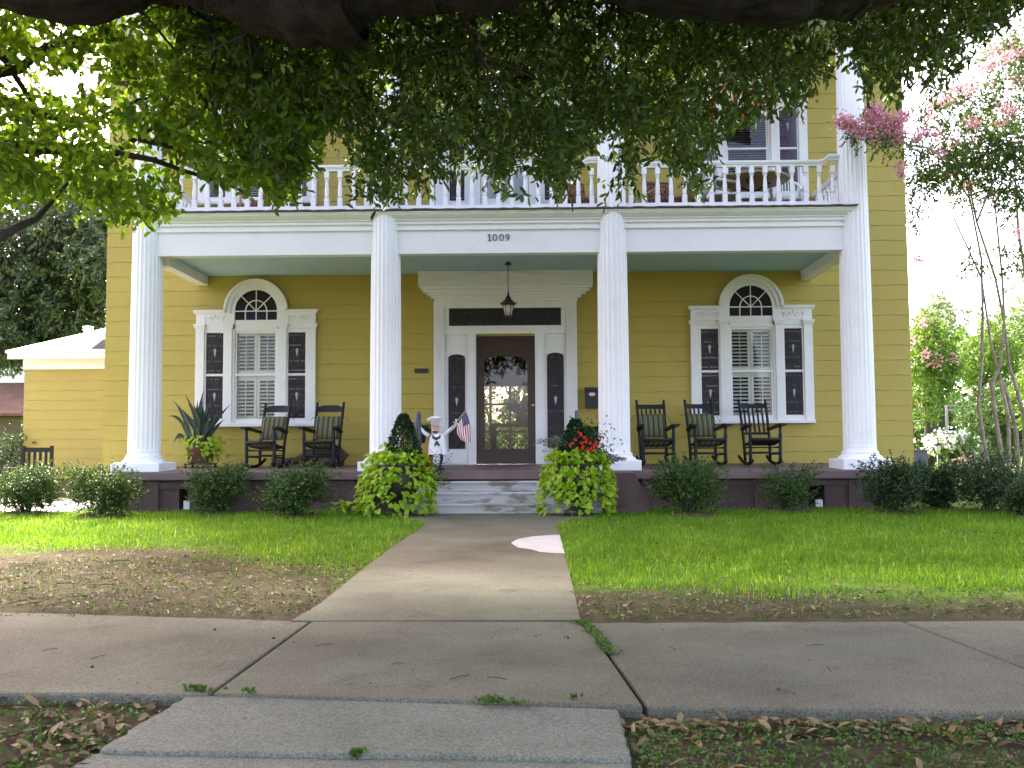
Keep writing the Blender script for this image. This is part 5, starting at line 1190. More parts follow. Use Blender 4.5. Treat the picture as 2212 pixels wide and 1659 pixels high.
# ------------------------------------------------------------------ vegetation
def shrub(label, px, py_base, Yd, w, h, mat='box', n=8000, lean=0.0, group='round shrubs in front of the porch', mulch=True, leaf=0.034):
    """px: centre column, base on the lawn at depth Yd; w half width, h height (metres)"""
    x, _ = at(px, py_base, Yd); z = gz(Yd)
    t = thing('shrub', label, 'shrub', (x, Yd, z), group)
    f = MB(); nst = 9; tips = []
    for k in range(nst):
        a = rng.uniform(0, 6.283); r = w*rng.uniform(0.2, 0.85); tip = Vector((x+r*math.cos(a), Yd+r*math.sin(a), z+h*rng.uniform(0.5, 0.9)))
        f.tube([(x+rng.normal()*0.04, Yd+rng.normal()*0.04, z-0.02), ((x*2+tip.x)/3+rng.normal()*0.03, (Yd*2+tip.y)/3, z+h*0.35), tip], [0.014, 0.010, 0.004], 5); tips.append(tip)
    f.build('stems', 'twig', t)
    nc = 46; C_ = []
    for k in range(nc):
        d = rng.normal(size=3); d /= np.linalg.norm(d); d[2] = d[2]*0.9+0.1; q = rng.random()**0.33
        C_.append((d[0]*w*0.86*q, d[1]*w*0.86*q, h*0.56+d[2]*h*0.42*q))
    for k in range(12):                                                # sprigs that break the outline
        a = rng.uniform(0, 6.283); C_.append((w*0.95*math.cos(a)*rng.uniform(.5, 1), w*0.9*math.sin(a), h*rng.uniform(0.75, 1.08)))
    C_ = np.array(C_); ci = rng.integers(0, len(C_), n//7); sg = np.array([0.12*w/0.5, 0.12*w/0.5, 0.085*h/0.7])
    an = C_[ci]+rng.normal(size=(len(ci), 3))*sg; dr = unit(an-np.array([0, 0, h*0.25])+rng.normal(size=an.shape)*0.25); an[:, 2] = np.maximum(an[:, 2], 0.05)
    v, q = twig_leaves(an+np.array([x, Yd, z]), dr, 0.10, 7, leaf, leaf*0.6, 0.8, 0.0)
    bulk_mesh('foliage', [(v, q, 0)], [mat], t)
    if mulch:
        m_ = MB(); nn = 26; vs = [(x, Yd, z+0.055)]; 
        for i in range(nn): a = 6.2832*i/nn; r = w*1.1*(1+0.12*rng.normal()); vs.append((x+r*math.cos(a), Yd+r*0.75*math.sin(a), z+0.004))
        for i in range(nn): a = 6.2832*i/nn; r = w*0.6; vs.append((x+r*math.cos(a), Yd+r*0.75*math.sin(a), z+0.045+0.012*rng.normal()))
        m_.add(vs, [(1+i, 1+(i+1) % nn, 1+nn+(i+1) % nn, 1+nn+i) for i in range(nn)]+[(0, 1+nn+i, 1+nn+(i+1) % nn) for i in range(nn)]); m_.build('mulch_ring', 'mulch', t)
    return t
SH = [('round shrub at the far left, in front of the slatted chair', 58, 1100, 14.4, 0.42, 0.57, 'box'),
      ('bushy shrub left of the porch corner, under the leftmost white column', 218, 1105, 13.9, 0.40, 0.56, 'box'),
      ('low dark shrub before the porch wall, under the snake plant pot', 476, 1095, 14.3, 0.37, 0.56, 'box'),
      ('full green shrub in front of the porch, under the ladder back rockers', 634, 1118, 13.6, 0.40, 0.56, 'box'),
      ('wide dark shrub before the porch, under the spindle back rockers', 1488, 1118, 13.6, 0.43, 0.60, 'box'),
      ('sparse shrub close to the porch wall vent, under the arched window', 1700, 1100, 14.3, 0.36, 0.54, 'box'),
      ('dense dark shrub below the plinth of the rightmost column', 1932, 1118, 13.7, 0.37, 0.58, 'boxdark'),
      ('small dark shrub right beside the house corner and grey cabinet', 2026, 1105, 14.5, 0.27, 0.52, 'boxdark'),
      ('big dark shrub beneath the bare crape myrtle trunks', 2135, 1112, 13.9, 0.41, 0.66, 'boxdark'),
      ('dark shrub cut off by the right edge of the photo', 2235, 1130, 13.0, 0.28, 0.42, 'boxdark')]
for lab, px, py, Yd, w, h, mt in SH: shrub(lab, px, py, Yd, w, h, mt, n=4200 if 'sparse' in lab else 9500)
shrub('dark bush behind the slatted chair, against the brown roofed shed', 8, 1040, 21.0, 0.62, 1.25, 'boxdark', 2600, group='bushes farther back', mulch=False, leaf=0.055)

# garden chair behind the leftmost shrub
Yb = 17.2
bxx, bz = at(66, 1040, Yb); t = thing('garden_chair', 'dark wooden slat back garden chair behind the leftmost shrub', 'chair', (bxx, Yb, gz(Yb)))
zt_ = atz(66, 963, Yb); zg = gz(Yb); f = MB()
for s in (-1, 1): g = MB(); g.box(bxx+s*0.25-0.025, bxx+s*0.25+0.025, Yb+0.2, Yb+0.25, zg, zt_); g.build('back_post', 'chair', t); g = MB(); g.box(bxx+s*0.28-0.025, bxx+s*0.28+0.025, Yb-0.3, Yb-0.25, zg, zg+0.62); g.build('leg', 'chair', t); g = MB(); g.box(bxx+s*0.29-0.04, bxx+s*0.29+0.04, Yb-0.34, Yb+0.199, zg+0.621, zg+0.65); g.build('armrest', 'chair', t)
f.box(bxx-0.2249, bxx+0.2249, Yb+0.21, Yb+0.24, zt_-0.11, zt_-0.03); f.box(bxx-0.2249, bxx+0.2249, Yb+0.21, Yb+0.24, zg+0.46, zg+0.52)
for i in range(4): x = bxx-0.15+0.1*i; f.box(x-0.022, x+0.022, Yb+0.215, Yb+0.235, zg+0.5201, zt_-0.1101)
f.build('backrest', 'chair', t); f = MB(); f.box(bxx-0.25, bxx+0.25, Yb-0.25, Yb+0.199, zg+0.40, zg+0.44); f.build('seat', 'chair', t)

def tree(name, label, cat, base, trunk_pts, trunk_r, blobs, n, L, W, mat, bark='twig', group=None, mats2=None, n2=0, twig=0.35, hang=0.15, limbs=10):
    """trunk through trunk_pts, limbs to the leaf masses, leaves on twigs in every mass.
    blobs: (centre, radii, weight)"""
    t = thing(name, label, cat, base, group)
    f = MB(); f.tube(trunk_pts, trunk_r, 9)
    top = Vector(trunk_pts[-1]); mid = Vector(trunk_pts[len(trunk_pts)//2])
    for k, (c, r, w) in enumerate(blobs[:limbs]):
        c = Vector(c); a = mid.lerp(top, rng.uniform(0.2, 1)); q = (a+c)/2+Vector((rng.normal()*0.15, rng.normal()*0.15, -0.08*(c-a).length))
        f.tube([a, q, c], [trunk_r[-1]*0.7, trunk_r[-1]*0.45, 0.012], 6)
    f.build('trunk', bark, t)
    wts = np.array([b[2] for b in blobs], float); wts /= wts.sum(); nl = 8; k = n//nl
    bi = rng.choice(len(blobs), k, p=wts); C_ = np.array([tuple(b[0]) for b in blobs])[bi]; Rr = np.array([b[1] for b in blobs])[bi]
    d = unit(rng.normal(size=(k, 3))); q = rng.random((k, 1))**0.4
    an = C_+d*q*Rr; dr = unit(d+rng.normal(size=(k, 3))*0.6-np.array([0, 0, 0.2]))
    v, fq = twig_leaves(an, dr, twig, nl, L, W, 0.9, hang); bulk_mesh('crown', [(v, fq, 0)], [mat], t)
    if n2:
        P_ = []
        for _ in range(n2):
            b = blobs[rng.choice(len(blobs), p=wts)]; d1 = rng.normal(size=3); d1 /= np.linalg.norm(d1); d1[2] = abs(d1[2])*0.8-0.1; P_.append(np.array(b[0])+d1*np.array(b[1])*rng.uniform(0.85, 1.1))
        P_ = np.repeat(np.array(P_), 26, axis=0)+rng.normal(size=(n2*26, 3))*np.array([0.10, 0.10, 0.13])*mats2[1]
        v, fq = leaf_arrays(P_, rng.normal(size=P_.shape), mats2[2], mats2[2]*0.9); bulk_mesh('blossom', [(v, fq, 0)], [mats2[0]], t)
    return t
def px_blob(px, py, Y, rpx, rpy, w=1.0, ry=None):
    s = Y/FPX; return (P3(px, py, Y), (rpx*s, ry or rpx*s, rpy*s), w)
def scatter_blobs(px, py, Y, rpx, rpy, k, frac=0.36, depth=1.0):
    out = []
    for _ in range(k):
        a = rng.uniform(0, 6.283); q = rng.random()**0.5; yy = Y+rng.uniform(-1, 1)*depth; fr = frac*rng.uniform(0.7, 1.2)
        out.append(px_blob(px+rpx*(1-fr)*q*math.cos(a), py+rpy*(1-fr)*q*math.sin(a), yy, rpx*fr, rpy*fr*0.85, 1.0))
    return out

# --- the live oak: trunk right of the frame, huge limb across the top, hanging leaves
low = [(-300, 40), (-120, 30), (0, 12), (60, 36), (160, 36), (250, 5), (350, -12), (440, 0), (520, 30), (580, 62), (640, 95), (690, 110), (740, 92), (790, 62), (850, 42), (940, 32), (1000, 34), (1045, 46), (1100, 22), (1200, 10), (1300, 20), (1380, 34), (1500, 40), (1600, 44), (1690, 62), (1735, 30), (1850, 20), (2000, -30), (2300, -130), (2700, -260)]
YO = 6.5
oak = thing('live_oak', 'huge live oak with a thick dark limb and hanging leaves over the lawn', 'tree', (5.9, YO+0.2, 0.0))
f = MB(); pts = []; rad = []
for i, (a, b) in enumerate(low):
    r = 0.30+0.06*math.sin(a*0.011)+0.05*math.sin(a*0.027+1); 
    if 480 < a < 900: r += 0.12*math.exp(-((a-690)/120)**2)
    x, z = at(a, b, YO); pts.append((x, YO+0.12*math.sin(a*0.004), z+r)); rad.append(r)
pts += [(5.6, YO+0.15, 4.75), (5.9, YO+0.2, 3.6), (5.95, YO+0.2, 1.8), (5.9, YO+0.2, 0.5), (5.9, YO+0.2, -0.1)]; rad += [0.42, 0.50, 0.50, 0.56, 0.75]
# resample for bark lumps
PP = []; RR = []
for i in range(len(pts)-1):
    for k in range(14):
        t_ = k/14; PP.append(Vector(pts[i]).lerp(Vector(pts[i+1]), t_)); RR.append(rad[i]*(1-t_)+rad[i+1]*t_+rng.normal()*0.003)
f.tube(PP, RR, 44)
from mathutils import noise as NZ
for k in range(len(f.v)):
    v = Vector(f.v[k]); c = PP[min(k//44, len(PP)-1)]; d = (v-c).normalized(); a_ = 6.2832*(k % 44)/44; L_ = (k//44)*0.045
    rid = 1-abs(NZ.noise(Vector((math.cos(a_)*3.2, math.sin(a_)*3.2, L_*1.1))))*2.0; big = NZ.noise(v*1.7)*0.05+NZ.noise(v*4.5)*0.03
    f.v[k] = tuple(v+d*(big-0.030*max(0, rid)**3+NZ.noise(v*16)*0.012))
for (x0, y0, z0, tx_, ty_, tz_, r0) in ((5.7, 6.7, 4.6, 9.5, 9, 8.5, 0.35), (5.6, 6.5, 4.8, 3.0, 9.5, 8.0, 0.3), (5.8, 6.6, 4.4, 7.5, 2.0, 8.0, 0.32), (1.5, 6.5, 4.5, -2.5, 10.0, 7.5, 0.22), (-1.5, 6.5, 4.6, -6.0, 5.0, 7.5, 0.22), (2.5, 6.5, 4.5, 1.0, 2.0, 7.2, 0.2)):
    a = Vector((x0, y0, z0)); b = Vector((tx_, ty_, tz_)); f.tube([a, a.lerp(b, 0.35)+Vector((0, 0, 0.35)), a.lerp(b, 0.7)+Vector((0, 0, 0.2)), b], [r0, r0*0.75, r0*0.5, r0*0.2], 10)
f.build('trunk', 'oakbark', oak)
crown_low = [(300, -40), (420, 150), (470, 260), (530, 340), (570, 420), (600, 440), (640, 400), (680, 300), (720, 270), (770, 290), (800, 400), (832, 455), (862, 452), (885, 400), (905, 330), (940, 400), (962, 425), (985, 330), (1010, 305), (1040, 385), (1065, 420), (1095, 415), (1125, 340), (1150, 330), (1185, 400), (1212, 440), (1235, 390), (1262, 310), (1290, 330), (1310, 270), (1335, 300), (1352, 440), (1368, 360), (1400, 290), (1430, 340), (1460, 380), (1500, 435), (1520, 360), (1548, 300), (1590, 270), (1640, 275), (1680, 250), (1715, 250), (1735, 200), (1775, 185), (1800, 140), (1830, 120), (1860, 170), (1880, 225), (1935, 230), (1952, 165), (1985, 140), (2010, 195), (2045, 210), (2080, 140), (2140, 95), (2212, 40), (2330, -40)]
cl = np.array(crown_low, float)
def lowy(px, prof): return np.interp(px, prof[:, 0], prof[:, 1])
def canopy(prof, x0, x1, top, n, Y0, Y1, soft, gapf, thin=None):
    px = rng.uniform(x0, x1, n); lo = lowy(px, prof); py = top+(lo-top)*rng.random(n)**0.85; Y = rng.uniform(Y0, Y1, n)
    den = np.clip((lo-py)/soft, 0.03, 1)
    cl_ = 0.5+0.5*np.sin(px*0.031+1.7*np.sin(py*0.037)+Y*2.1)*np.sin(py*0.045+1.3*np.sin(px*0.021)+Y*1.7)
    keep = rng.random(n) < den*np.clip(1-gapf+gapf*1.6*cl_, 0, 1)
    if thin is not None: keep &= rng.random(n) < thin(px, py)
    return px[keep], py[keep], Y[keep]
def px_points(px, py, Y):
    d = np.stack([_f.x*FPX+RT.x*(px-CX)-UP.x*(py-CY), _f.y*FPX+RT.y*(px-CX)-UP.y*(py-CY), _f.z*FPX+RT.z*(px-CX)-UP.z*(py-CY)], 1)
    return d*(Y/d[:, 1])[:, None]+np.array(CAM)
def oak_thin(px, py): return np.clip(1-0.55*np.exp(-((px-1795)/90)**2)-0.25*(px > 1950)-0.85*np.exp(-((px-1600)/80)**2-((py-205)/65)**2), 0.08, 1)*np.where(px < 620, 0.5+0.5*np.clip((px-350)/270, 0, 1), 1)
px, py, Y = canopy(cl, 300, 2350, -330, 11200, 6.9, 10.2, 48, 0.8, oak_thin)
an = px_points(px, py, Y); k = len(an); dr = unit(rng.normal(size=(k, 3))*np.array([0.9, 0.9, 0.5])-np.array([0, 0, 0.7])); an = an-dr*0.30
v1, q1 = twig_leaves(an, dr, rng.uniform(0.22, 0.36, k), 12, 0.078, 0.031, 0.9, 0.15)
# drooping sprays at the lower edge
S_ = []; D_ = []
for (a, b) in crown_low:
    if b < 130: continue
    for _ in range(5):
        pa = a+rng.normal()*12; yy = rng.uniform(7.2, 10.5); p1 = P3(pa, b-rng.uniform(0, 15), yy); p0 = P3(pa+rng.normal()*25, b-90-rng.uniform(0, 50), yy+rng.normal()*0.1)
        d = np.array(p1-p0); n_ = max(1, int(np.linalg.norm(d)/0.22))
        for i in range(n_): S_.append(np.array(p0)+d*i/n_); D_.append(d/np.linalg.norm(d))
S_ = np.array(S_); D_ = unit(np.array(D_)+rng.normal(size=S_.shape)*0.25)
v2, q2 = twig_leaves(S_, D_, 0.26, 10, 0.080, 0.031, 0.8, 0.05)
# the rest of the crown above and around the frame, which shades lawn and pavement
nb = 13000; up_ = np.stack([rng.uniform(-9, 11, nb), rng.uniform(0.0, 9.3, nb), rng.uniform(4.9, 8.6, nb)], 1)
keep = (up_[:, 2] > 1.4+up_[:, 1]*0.50) & (((up_[:, 0]-1)/10)**2+((up_[:, 1]-4.6)/4.9)**2 < 1) & (np.sin(up_[:, 0]*1.9+up_[:, 1])*np.sin(up_[:, 1]*1.6-up_[:, 0]*0.8) > -0.55)
up_ = up_[keep]; dr = unit(rng.normal(size=up_.shape)-np.array([0, 0, 0.4])); v3, q3 = twig_leaves(up_, dr, 0.5, 9, 0.13, 0.06, 1.0, 0.1)
bulk_mesh('crown', [(v1, q1, 0), (v2, q2, 0), (v3, q3, 0)], ['oakleaf'], oak)
f = MB()
for k in range(46):                                                    # branches dropping from the limb into the leaves
    i = rng.integers(0, len(low)-5); a = Vector(pts[i]); j = rng.integers(0, len(px)); e = Vector(px_points(px[j:j+1], py[j:j+1], Y[j:j+1])[0])
    if abs(e.x-a.x) > 1.8: e.x = a.x+rng.uniform(-1.5, 1.5)
    m1 = a.lerp(e, 0.35)+Vector((rng.normal()*0.1, 0.2, 0.15)); m2 = a.lerp(e, 0.7)+Vector((rng.normal()*0.12, 0.1, 0.05))
    r0 = rng.uniform(0.018, 0.045); f.tube([a, m1, m2, e], [r0, r0*0.7, r0*0.4, 0.005], 6)
    for _ in range(3):
        q = m2+Vector((rng.normal()*0.4, rng.normal()*0.3, -rng.uniform(0.1, 0.6))); f.tube([m2, m2.lerp(q, 0.5)+Vector((0, 0, 0.05)), q], [r0*0.3, r0*0.2, 0.003], 4)
f.build('branches', 'twig', oak)

# --- broad leaved tree at the left with bright leaves
YL = 7.6
lt = thing('broadleaf_tree', 'bright green broad leaved tree reaching in from the left edge', 'tree', (-6.0, YL, 0.03))
f = MB(); f.tube([(-6.0, YL, -0.05), (-5.95, YL, 1.2), (-5.8, YL, 2.6), (-5.6, YL, 4.2), (-5.2, YL+0.2, 6.0)], [0.26, 0.21, 0.19, 0.16, 0.09], 12); f.build('trunk', 'oakbark', lt)
f = MB()
def limb(pxs, r0, Y0=YL, start=None):
    p = [P3(a, b, Y0+0.25*i) for i, (a, b) in enumerate(pxs)]
    if start: p = [Vector(start)]+p
    n = len(p); f.tube(p, [r0*(1-i/n)+0.006 for i in range(n)], 8)
limb([(-60, 205), (0, 218), (60, 232), (100, 248), (150, 262), (200, 262), (300, 215), (380, 205)], 0.055, start=(-5.7, YL, 3.6))
limb([(-60, 318), (0, 316), (80, 320), (130, 322), (170, 340), (200, 352), (260, 320), (330, 275), (420, 255), (520, 262)], 0.070, start=(-5.8, YL, 3.0))
limb([(0, 512), (40, 490), (80, 472), (115, 430), (150, 390), (185, 360), (210, 345)], 0.035, 7.4, start=(-5.9, YL, 2.2))
limb([(-40, 165), (40, 150), (100, 100), (180, 85), (280, 92), (360, 150)], 0.05, start=(-5.5, YL, 4.4))
limb([(250, 330), (330, 345), (400, 370), (470, 390), (540, 420)], 0.022)
limb([(450, 60), (465, 110), (450, 180), (470, 260), (500, 340), (530, 380)], 0.028, 7.2)
limb([(300, 300), (380, 320), (430, 360)], 0.02)
f.build('branches', 'twig', lt)
left_low = np.array([(-260, 380), (-60, 420), (0, 470), (20, 440), (45, 420), (80, 440), (110, 450), (150, 430), (200, 465), (235, 470), (262, 495), (300, 500), (330, 478), (365, 465), (380, 360), (410, 360), (440, 395), (480, 405), (520, 415), (560, 400), (590, 440), (620, 435), (660, 400), (700, 310), (760, 250), (850, 215)], float)
def left_thin(px, py):
    holes = np.ones_like(px)
    for (hx, hy, hr) in ((110, 175, 40), (72, 165, 30), (228, 285, 32), (160, 190, 45), (260, 10, 35), (10, 175, 30), (330, 330, 45), (240, 235, 30), (300, 200, 20), (120, 45, 25)): holes *= 1-0.9*np.exp(-(((px-hx)/hr)**2+((py-hy)/hr)**2))
    return holes*np.clip(1.1-np.clip((px-520)/330, 0, 1)*0.9, 0, 1)*np.clip(0.75+0.25*(py > 60), 0, 1)
px, py, Y = canopy(left_low, -260, 850, -300, 4300, 7.0, 10.0, 60, 0.75, left_thin)
an = px_points(px, py, Y); k = len(an); dr = unit(rng.normal(size=(k, 3))*np.array([1, 0.8, 0.5])-np.array([-0.3, 0, 0.35])); an = an-dr*0.22
v1, q1 = twig_leaves(an, dr, rng.uniform(0.2, 0.36, k), 9, 0.088, 0.046, 0.9, 0.15)
S_ = []; D_ = []
for (a, b) in left_low:
    if a < -20 or a > 680: continue
    for _ in range(7):
        pa = a+rng.normal()*16; yy = rng.uniform(7.1, 8.8); p1 = P3(pa, b-rng.uniform(0, 25), yy); p0 = P3(pa-rng.uniform(0, 60), b-70-rng.uniform(0, 40), yy); d = np.array(p1-p0); n_ = max(1, int(np.linalg.norm(d)/0.2))
        for i in range(n_): S_.append(np.array(p0)+d*i/n_); D_.append(d/np.linalg.norm(d))
S_ = np.array(S_); D_ = unit(np.array(D_)+rng.normal(size=S_.shape)*0.25)
v2, q2 = twig_leaves(S_, D_, 0.24, 8, 0.085, 0.045, 0.9, 0.1)
nb = 900; up_ = np.stack([rng.uniform(-10, -2.0, nb), rng.uniform(4.5, 11, nb), rng.uniform(4.6, 7.5, nb)], 1); up_ = up_[up_[:, 2] > 1.2+up_[:, 1]*0.50]
v3, q3 = twig_leaves(up_, unit(rng.normal(size=up_.shape)), 0.45, 9, 0.11, 0.06, 1.0, 0.1)
bulk_mesh('crown', [(v1, q1, 0), (v2, q2, 0), (v3, q3, 0)], ['limeleaf'], lt)

# --- magnolia behind the side wing
def mag_blobs():
    out = []
    for (a, b, r) in ((20, 540, 90), (100, 520, 90), (180, 520, 90), (60, 620, 85), (140, 610, 90), (210, 600, 80), (30, 690, 75), (110, 680, 80), (190, 680, 80), (250, 560, 90), (-60, 560, 90), (-50, 680, 90), (150, 450, 90), (60, 440, 90), (250, 470, 80), (310, 560, 90), (-20, 740, 50), (60, 745, 40)):
        out.append(px_blob(a, b, 33+rng.uniform(-2, 2), r, r*0.8, 1.0, 2.2))
    return out
bxm, _ = at(110, 1000, 33)
tree('magnolia', 'big dark magnolia with glossy leaves behind the white roofed wing', 'tree', (bxm, 33, 0.12), [(bxm, 33, 0), (bxm+0.1, 33, 2.5), (bxm, 33, 5), (bxm+0.2, 33, 8)], [0.4, 0.34, 0.28, 0.16], mag_blobs(), 40000, 0.22, 0.095, 'magnolia', 'twig', twig=0.5, limbs=12)

# --- yellow side wing with its white roof
YA = 21.0
A = thing('side_wing', 'low yellow annex with a white hipped roof left of the house', 'building', (atx(130, 1000, YA), YA, 0.12))
xa, xb = atx(48, 1000, YA), -7.6; zb_, zt_ = atz(120, 1034, YA), atz(120, 798, YA)
M['siding2'] = siding_mat('pale yellow siding', (0.37, 0.30, 0.062), (0.39, 0.315, 0.07), 0.21, zb_)
f = MB(); siding(f, xa, xb, zb_, zt_, YA, zb_, (atz(120, 860, YA)-atz(120, 881, YA))*1.0, (), 0.008, 0.006); f.box(xa+0.01, xb, YA+0.02, YA+5.0, zb_, zt_+0.2); f.build('siding_wall', 'siding2', A)
f = MB(); f.box(xa+0.1, xb, YA+0.15, YA+4.8, 0.0, zb_); f.build('foundation', 'brick', A)
f = MB(); f.box(xa-0.02, xb, YA-0.04, YA+0.0, zt_+0.001, atz(120, 775, YA)); f.build('frieze_board', 'whiteflat', A)
Ye = YA-0.42; ze0, ze1 = atz(60, 775, Ye), atz(60, 763, Ye); xe = atx(16, 760, Ye)
f = MB(); f.box(xe, xb, Ye, Ye+0.10, ze0, ze1); f.box(xe, xb, Ye+0.101, YA-0.041, ze0+0.03, ze0+0.06); f.build('gutter', 'whiteflat', A)
Yr = YA+2.6; xr_, zr_ = at(238, 711, Yr)
f = MB(); f.add([(xe-0.03, Ye-0.03, ze1), (xb, Ye-0.03, ze1), (xb, Yr, zr_), (xr_, Yr, zr_), (xe-0.03, Yr+3, ze1), (xe-0.03, Ye-0.03, ze1+0.05), (xb, Ye-0.03, ze1+0.05), (xb, Yr, zr_+0.05), (xr_, Yr, zr_+0.05), (xe-0.03, Yr+3, ze1+0.05)], [(0, 1, 2, 3), (0, 3, 4), (5, 6, 7, 8), (5, 8, 9), (0, 1, 6, 5), (0, 5, 9, 4)])
rf = f.build('roof', 'metalroof', A)
f = MB(); Yg2 = YA-0.30; pA, pB = P3(172, 760, Yg2), P3(224, 719, Yg2); pC = P3(226, 762, Yg2)
f.prism([(pA.x, pA.z), (pC.x+0.4, pA.z), (pC.x+0.4, pB.z+0.25), (pB.x, pB.z)], Yg2, Yg2+1.2); f.build('gable', 'whiteflat', rf)
f = MB(); a_, b_ = P3(194, 754, Yg2-0.05), P3(221, 733, Yg2-0.05); f.prism([(a_.x, a_.z), (b_.x+0.1, a_.z), (b_.x+0.1, b_.z), (b_.x, b_.z)], Yg2-0.012, Yg2-0.001); f.build('gable_vent', 'greybox', rf)
Yv = YA+1.6; x, z = at(190, 716, Yv); f = MB(); f.lathe([(0.09, -0.6), (0.09, 0.02), (0.12, 0.03), (0.12, 0.05), (0.09, 0.055), (0.09, 0.08), (0.12, 0.085), (0.12, 0.115), (0.02, 0.13)], x, Yv, z, 14); f.build('roof_vent', 'plastic', rf)
# brown roofed shed and a white house behind it
Ys2 = 29.0; xl_, xr2 = atx(-120, 900, Ys2), atx(46, 900, Ys2); S2 = thing('brown_shed', 'old shed with rusty brown roof at the far left edge', 'shed', ((xl_+xr2)/2, Ys2, 0.1))
f = MB(); f.box(xl_, xr2-0.1, Ys2+0.3, Ys2+4, 0.0, atz(20, 896, Ys2)); f.build('wall', 'shedwall', S2)
f = MB(); z0, z1 = atz(20, 898, Ys2), atz(20, 832, Ys2+2.6); f.add([(xl_, Ys2, z0), (xr2, Ys2, z0), (xr2, Ys2+2.6, z1), (xl_, Ys2+2.6, z1), (xl_, Ys2, z0+0.08), (xr2, Ys2, z0+0.08), (xr2, Ys2+2.6, z1+0.08), (xl_, Ys2+2.6, z1+0.08)], [(0, 3, 2, 1), (4, 5, 6, 7), (0, 1, 5, 4), (1, 2, 6, 5), (2, 3, 7, 6), (3, 0, 4, 7)]); f.build('roof', 'rustroof', S2)
Yw2 = 48.0; xq0, xq1 = atx(-60, 800, Yw2), atx(72, 800, Yw2); W2 = thing('white_house', 'white house seen far behind the brown shed roof', 'house', ((xq0+xq1)/2, Yw2, 0.1))
f = MB(); f.box(xq0, xq1, Yw2, Yw2+6, 0, atz(20, 775, Yw2)); f.build('wall', 'whiteflat', W2)
f = MB(); f.prism([(xq0-0.4, atz(20, 775, Yw2)+0.01), (xq1+0.4, atz(20, 775, Yw2)+0.01), ((xq0+xq1)/2, atz(20, 730, Yw2))], Yw2-0.4, Yw2+6.2); f.build('roof', 'rustroof', W2)
f = MB(); a_, b_ = P3(12, 812, Yw2), P3(28, 784, Yw2); f.box(a_.x, b_.x, Yw2-0.06, Yw2-0.001, a_.z, b_.z); wd = f.build('window', 'greybox', W2)
f = MB(); xm = (a_.x+b_.x)/2; zm = (a_.z+b_.z)/2; f.box(xm-0.03, xm+0.03, Yw2-0.08, Yw2-0.061, a_.z, b_.z); f.box(a_.x, b_.x, Yw2-0.085, Yw2-0.0605, zm-0.03, zm+0.03); f.build('frame', 'whiteflat', wd)

# --- right side: crape myrtle, far trees, utility pole, lamp, cabinet
YM = 19.0
def mtrunk(pxs, r0, r1, Y0=YM):
    n = len(pxs); return [P3(a, b, Y0+0.06*i) for i, (a, b) in enumerate(pxs)], [r0+(r1-r0)*i/(n-1) for i in range(n)]
cm = thing('crape_myrtle', 'tall crape myrtle with bare pale trunks and pink blossom at the right', 'tree', (atx(2150, 1060, YM), YM, 0.12))
f = MB()
for pxs, r0, r1 in (([(2148, 1078), (2140, 1020), (2125, 950), (2113, 870), (2120, 800), (2123, 690), (2120, 560), (2095, 430), (2070, 300)], 0.046, 0.014),
                    ([(2160, 1078), (2168, 1000), (2150, 900), (2142, 830), (2160, 790), (2170, 700), (2150, 600), (2110, 480), (2090, 380), (2080, 250)], 0.046, 0.014),
                    ([(2190, 1078), (2200, 1000), (2195, 930), (2175, 850), (2155, 800), (2140, 740), (2120, 600), (2060, 470)], 0.048, 0.014),
                    ([(2200, 1078), (2215, 980), (2212, 900), (2190, 820), (2180, 790), (2170, 700), (2165, 600), (2150, 450), (2130, 330)], 0.045, 0.014),
                    ([(2175, 1078), (2180, 980), (2178, 900), (2160, 820)], 0.045, 0.03), ([(2210, 1078), (2225, 900), (2230, 700), (2200, 500), (2190, 350)], 0.05, 0.02),
                    ([(2138, 1078), (2128, 1000), (2120, 960)], 0.04, 0.03),
                    ([(2095, 430), (2040, 350), (1990, 320), (1930, 300)], 0.02, 0.008), ([(2110, 480), (2150, 380), (2180, 250), (2190, 150)], 0.02, 0.01)):
    p, r = mtrunk(pxs, r0, r1); f.tube(p, r, 8)
# limb that leans out toward the house front
p0 = P3(2090, 380, YM+0.4); tip = P3(1845, 290, 14.4); f.tube([p0, p0.lerp(tip, 0.4)+Vector((0, 0, 0.25)), p0.lerp(tip, 0.75)+Vector((0, 0, 0.1)), tip], [0.025, 0.02, 0.014, 0.005], 6)
f.build('trunk', 'palebark', cm)
bl = [px_blob(a, b, YM+rng.uniform(-0.8, 1.0), r, r*0.75, r*r/2500) for (a, b, r) in ((2040, 350, 50), (2085, 365, 48), (2130, 330, 55), (2180, 380, 60), (2205, 300, 60), (2150, 260, 45), (2060, 290, 40), (2010, 380, 36), (2100, 230, 40), (2190, 200, 50), (2205, 440, 40), (2170, 120, 50), (2215, 100, 45), (2090, 420, 30), (2020, 250, 34), (2040, 210, 30), (1990, 400, 24), (2120, 570, 16), (2095, 565, 14), (1985, 440, 16), (2190, 560, 20), (2215, 620, 22), (1975, 480, 14))]
n = 10500; nl = 8; wts = np.array([b[2] for b in bl]); wts /= wts.sum(); bi = rng.choice(len(bl), n//nl, p=wts); C_ = np.array([tuple(b[0]) for b in bl])[bi]; Rr = np.array([b[1] for b in bl])[bi]
d = unit(rng.normal(size=(n//nl, 3))); an = C_+d*Rr*rng.random((n//nl, 1))**0.5; v1, q1 = twig_leaves(an, unit(d+rng.normal(size=d.shape)*0.5), 0.3, nl, 0.085, 0.044, 0.9, 0.1)
lb = [px_blob(a, b, 14.5+rng.uniform(-.2, .5), r, r*0.5, 1) for (a, b, r) in ((1850, 292, 22), (1880, 302, 30), (1905, 312, 32), (1935, 318, 30), (1960, 320, 26), (1985, 318, 30), (1850, 275, 12), (1915, 296, 22))]
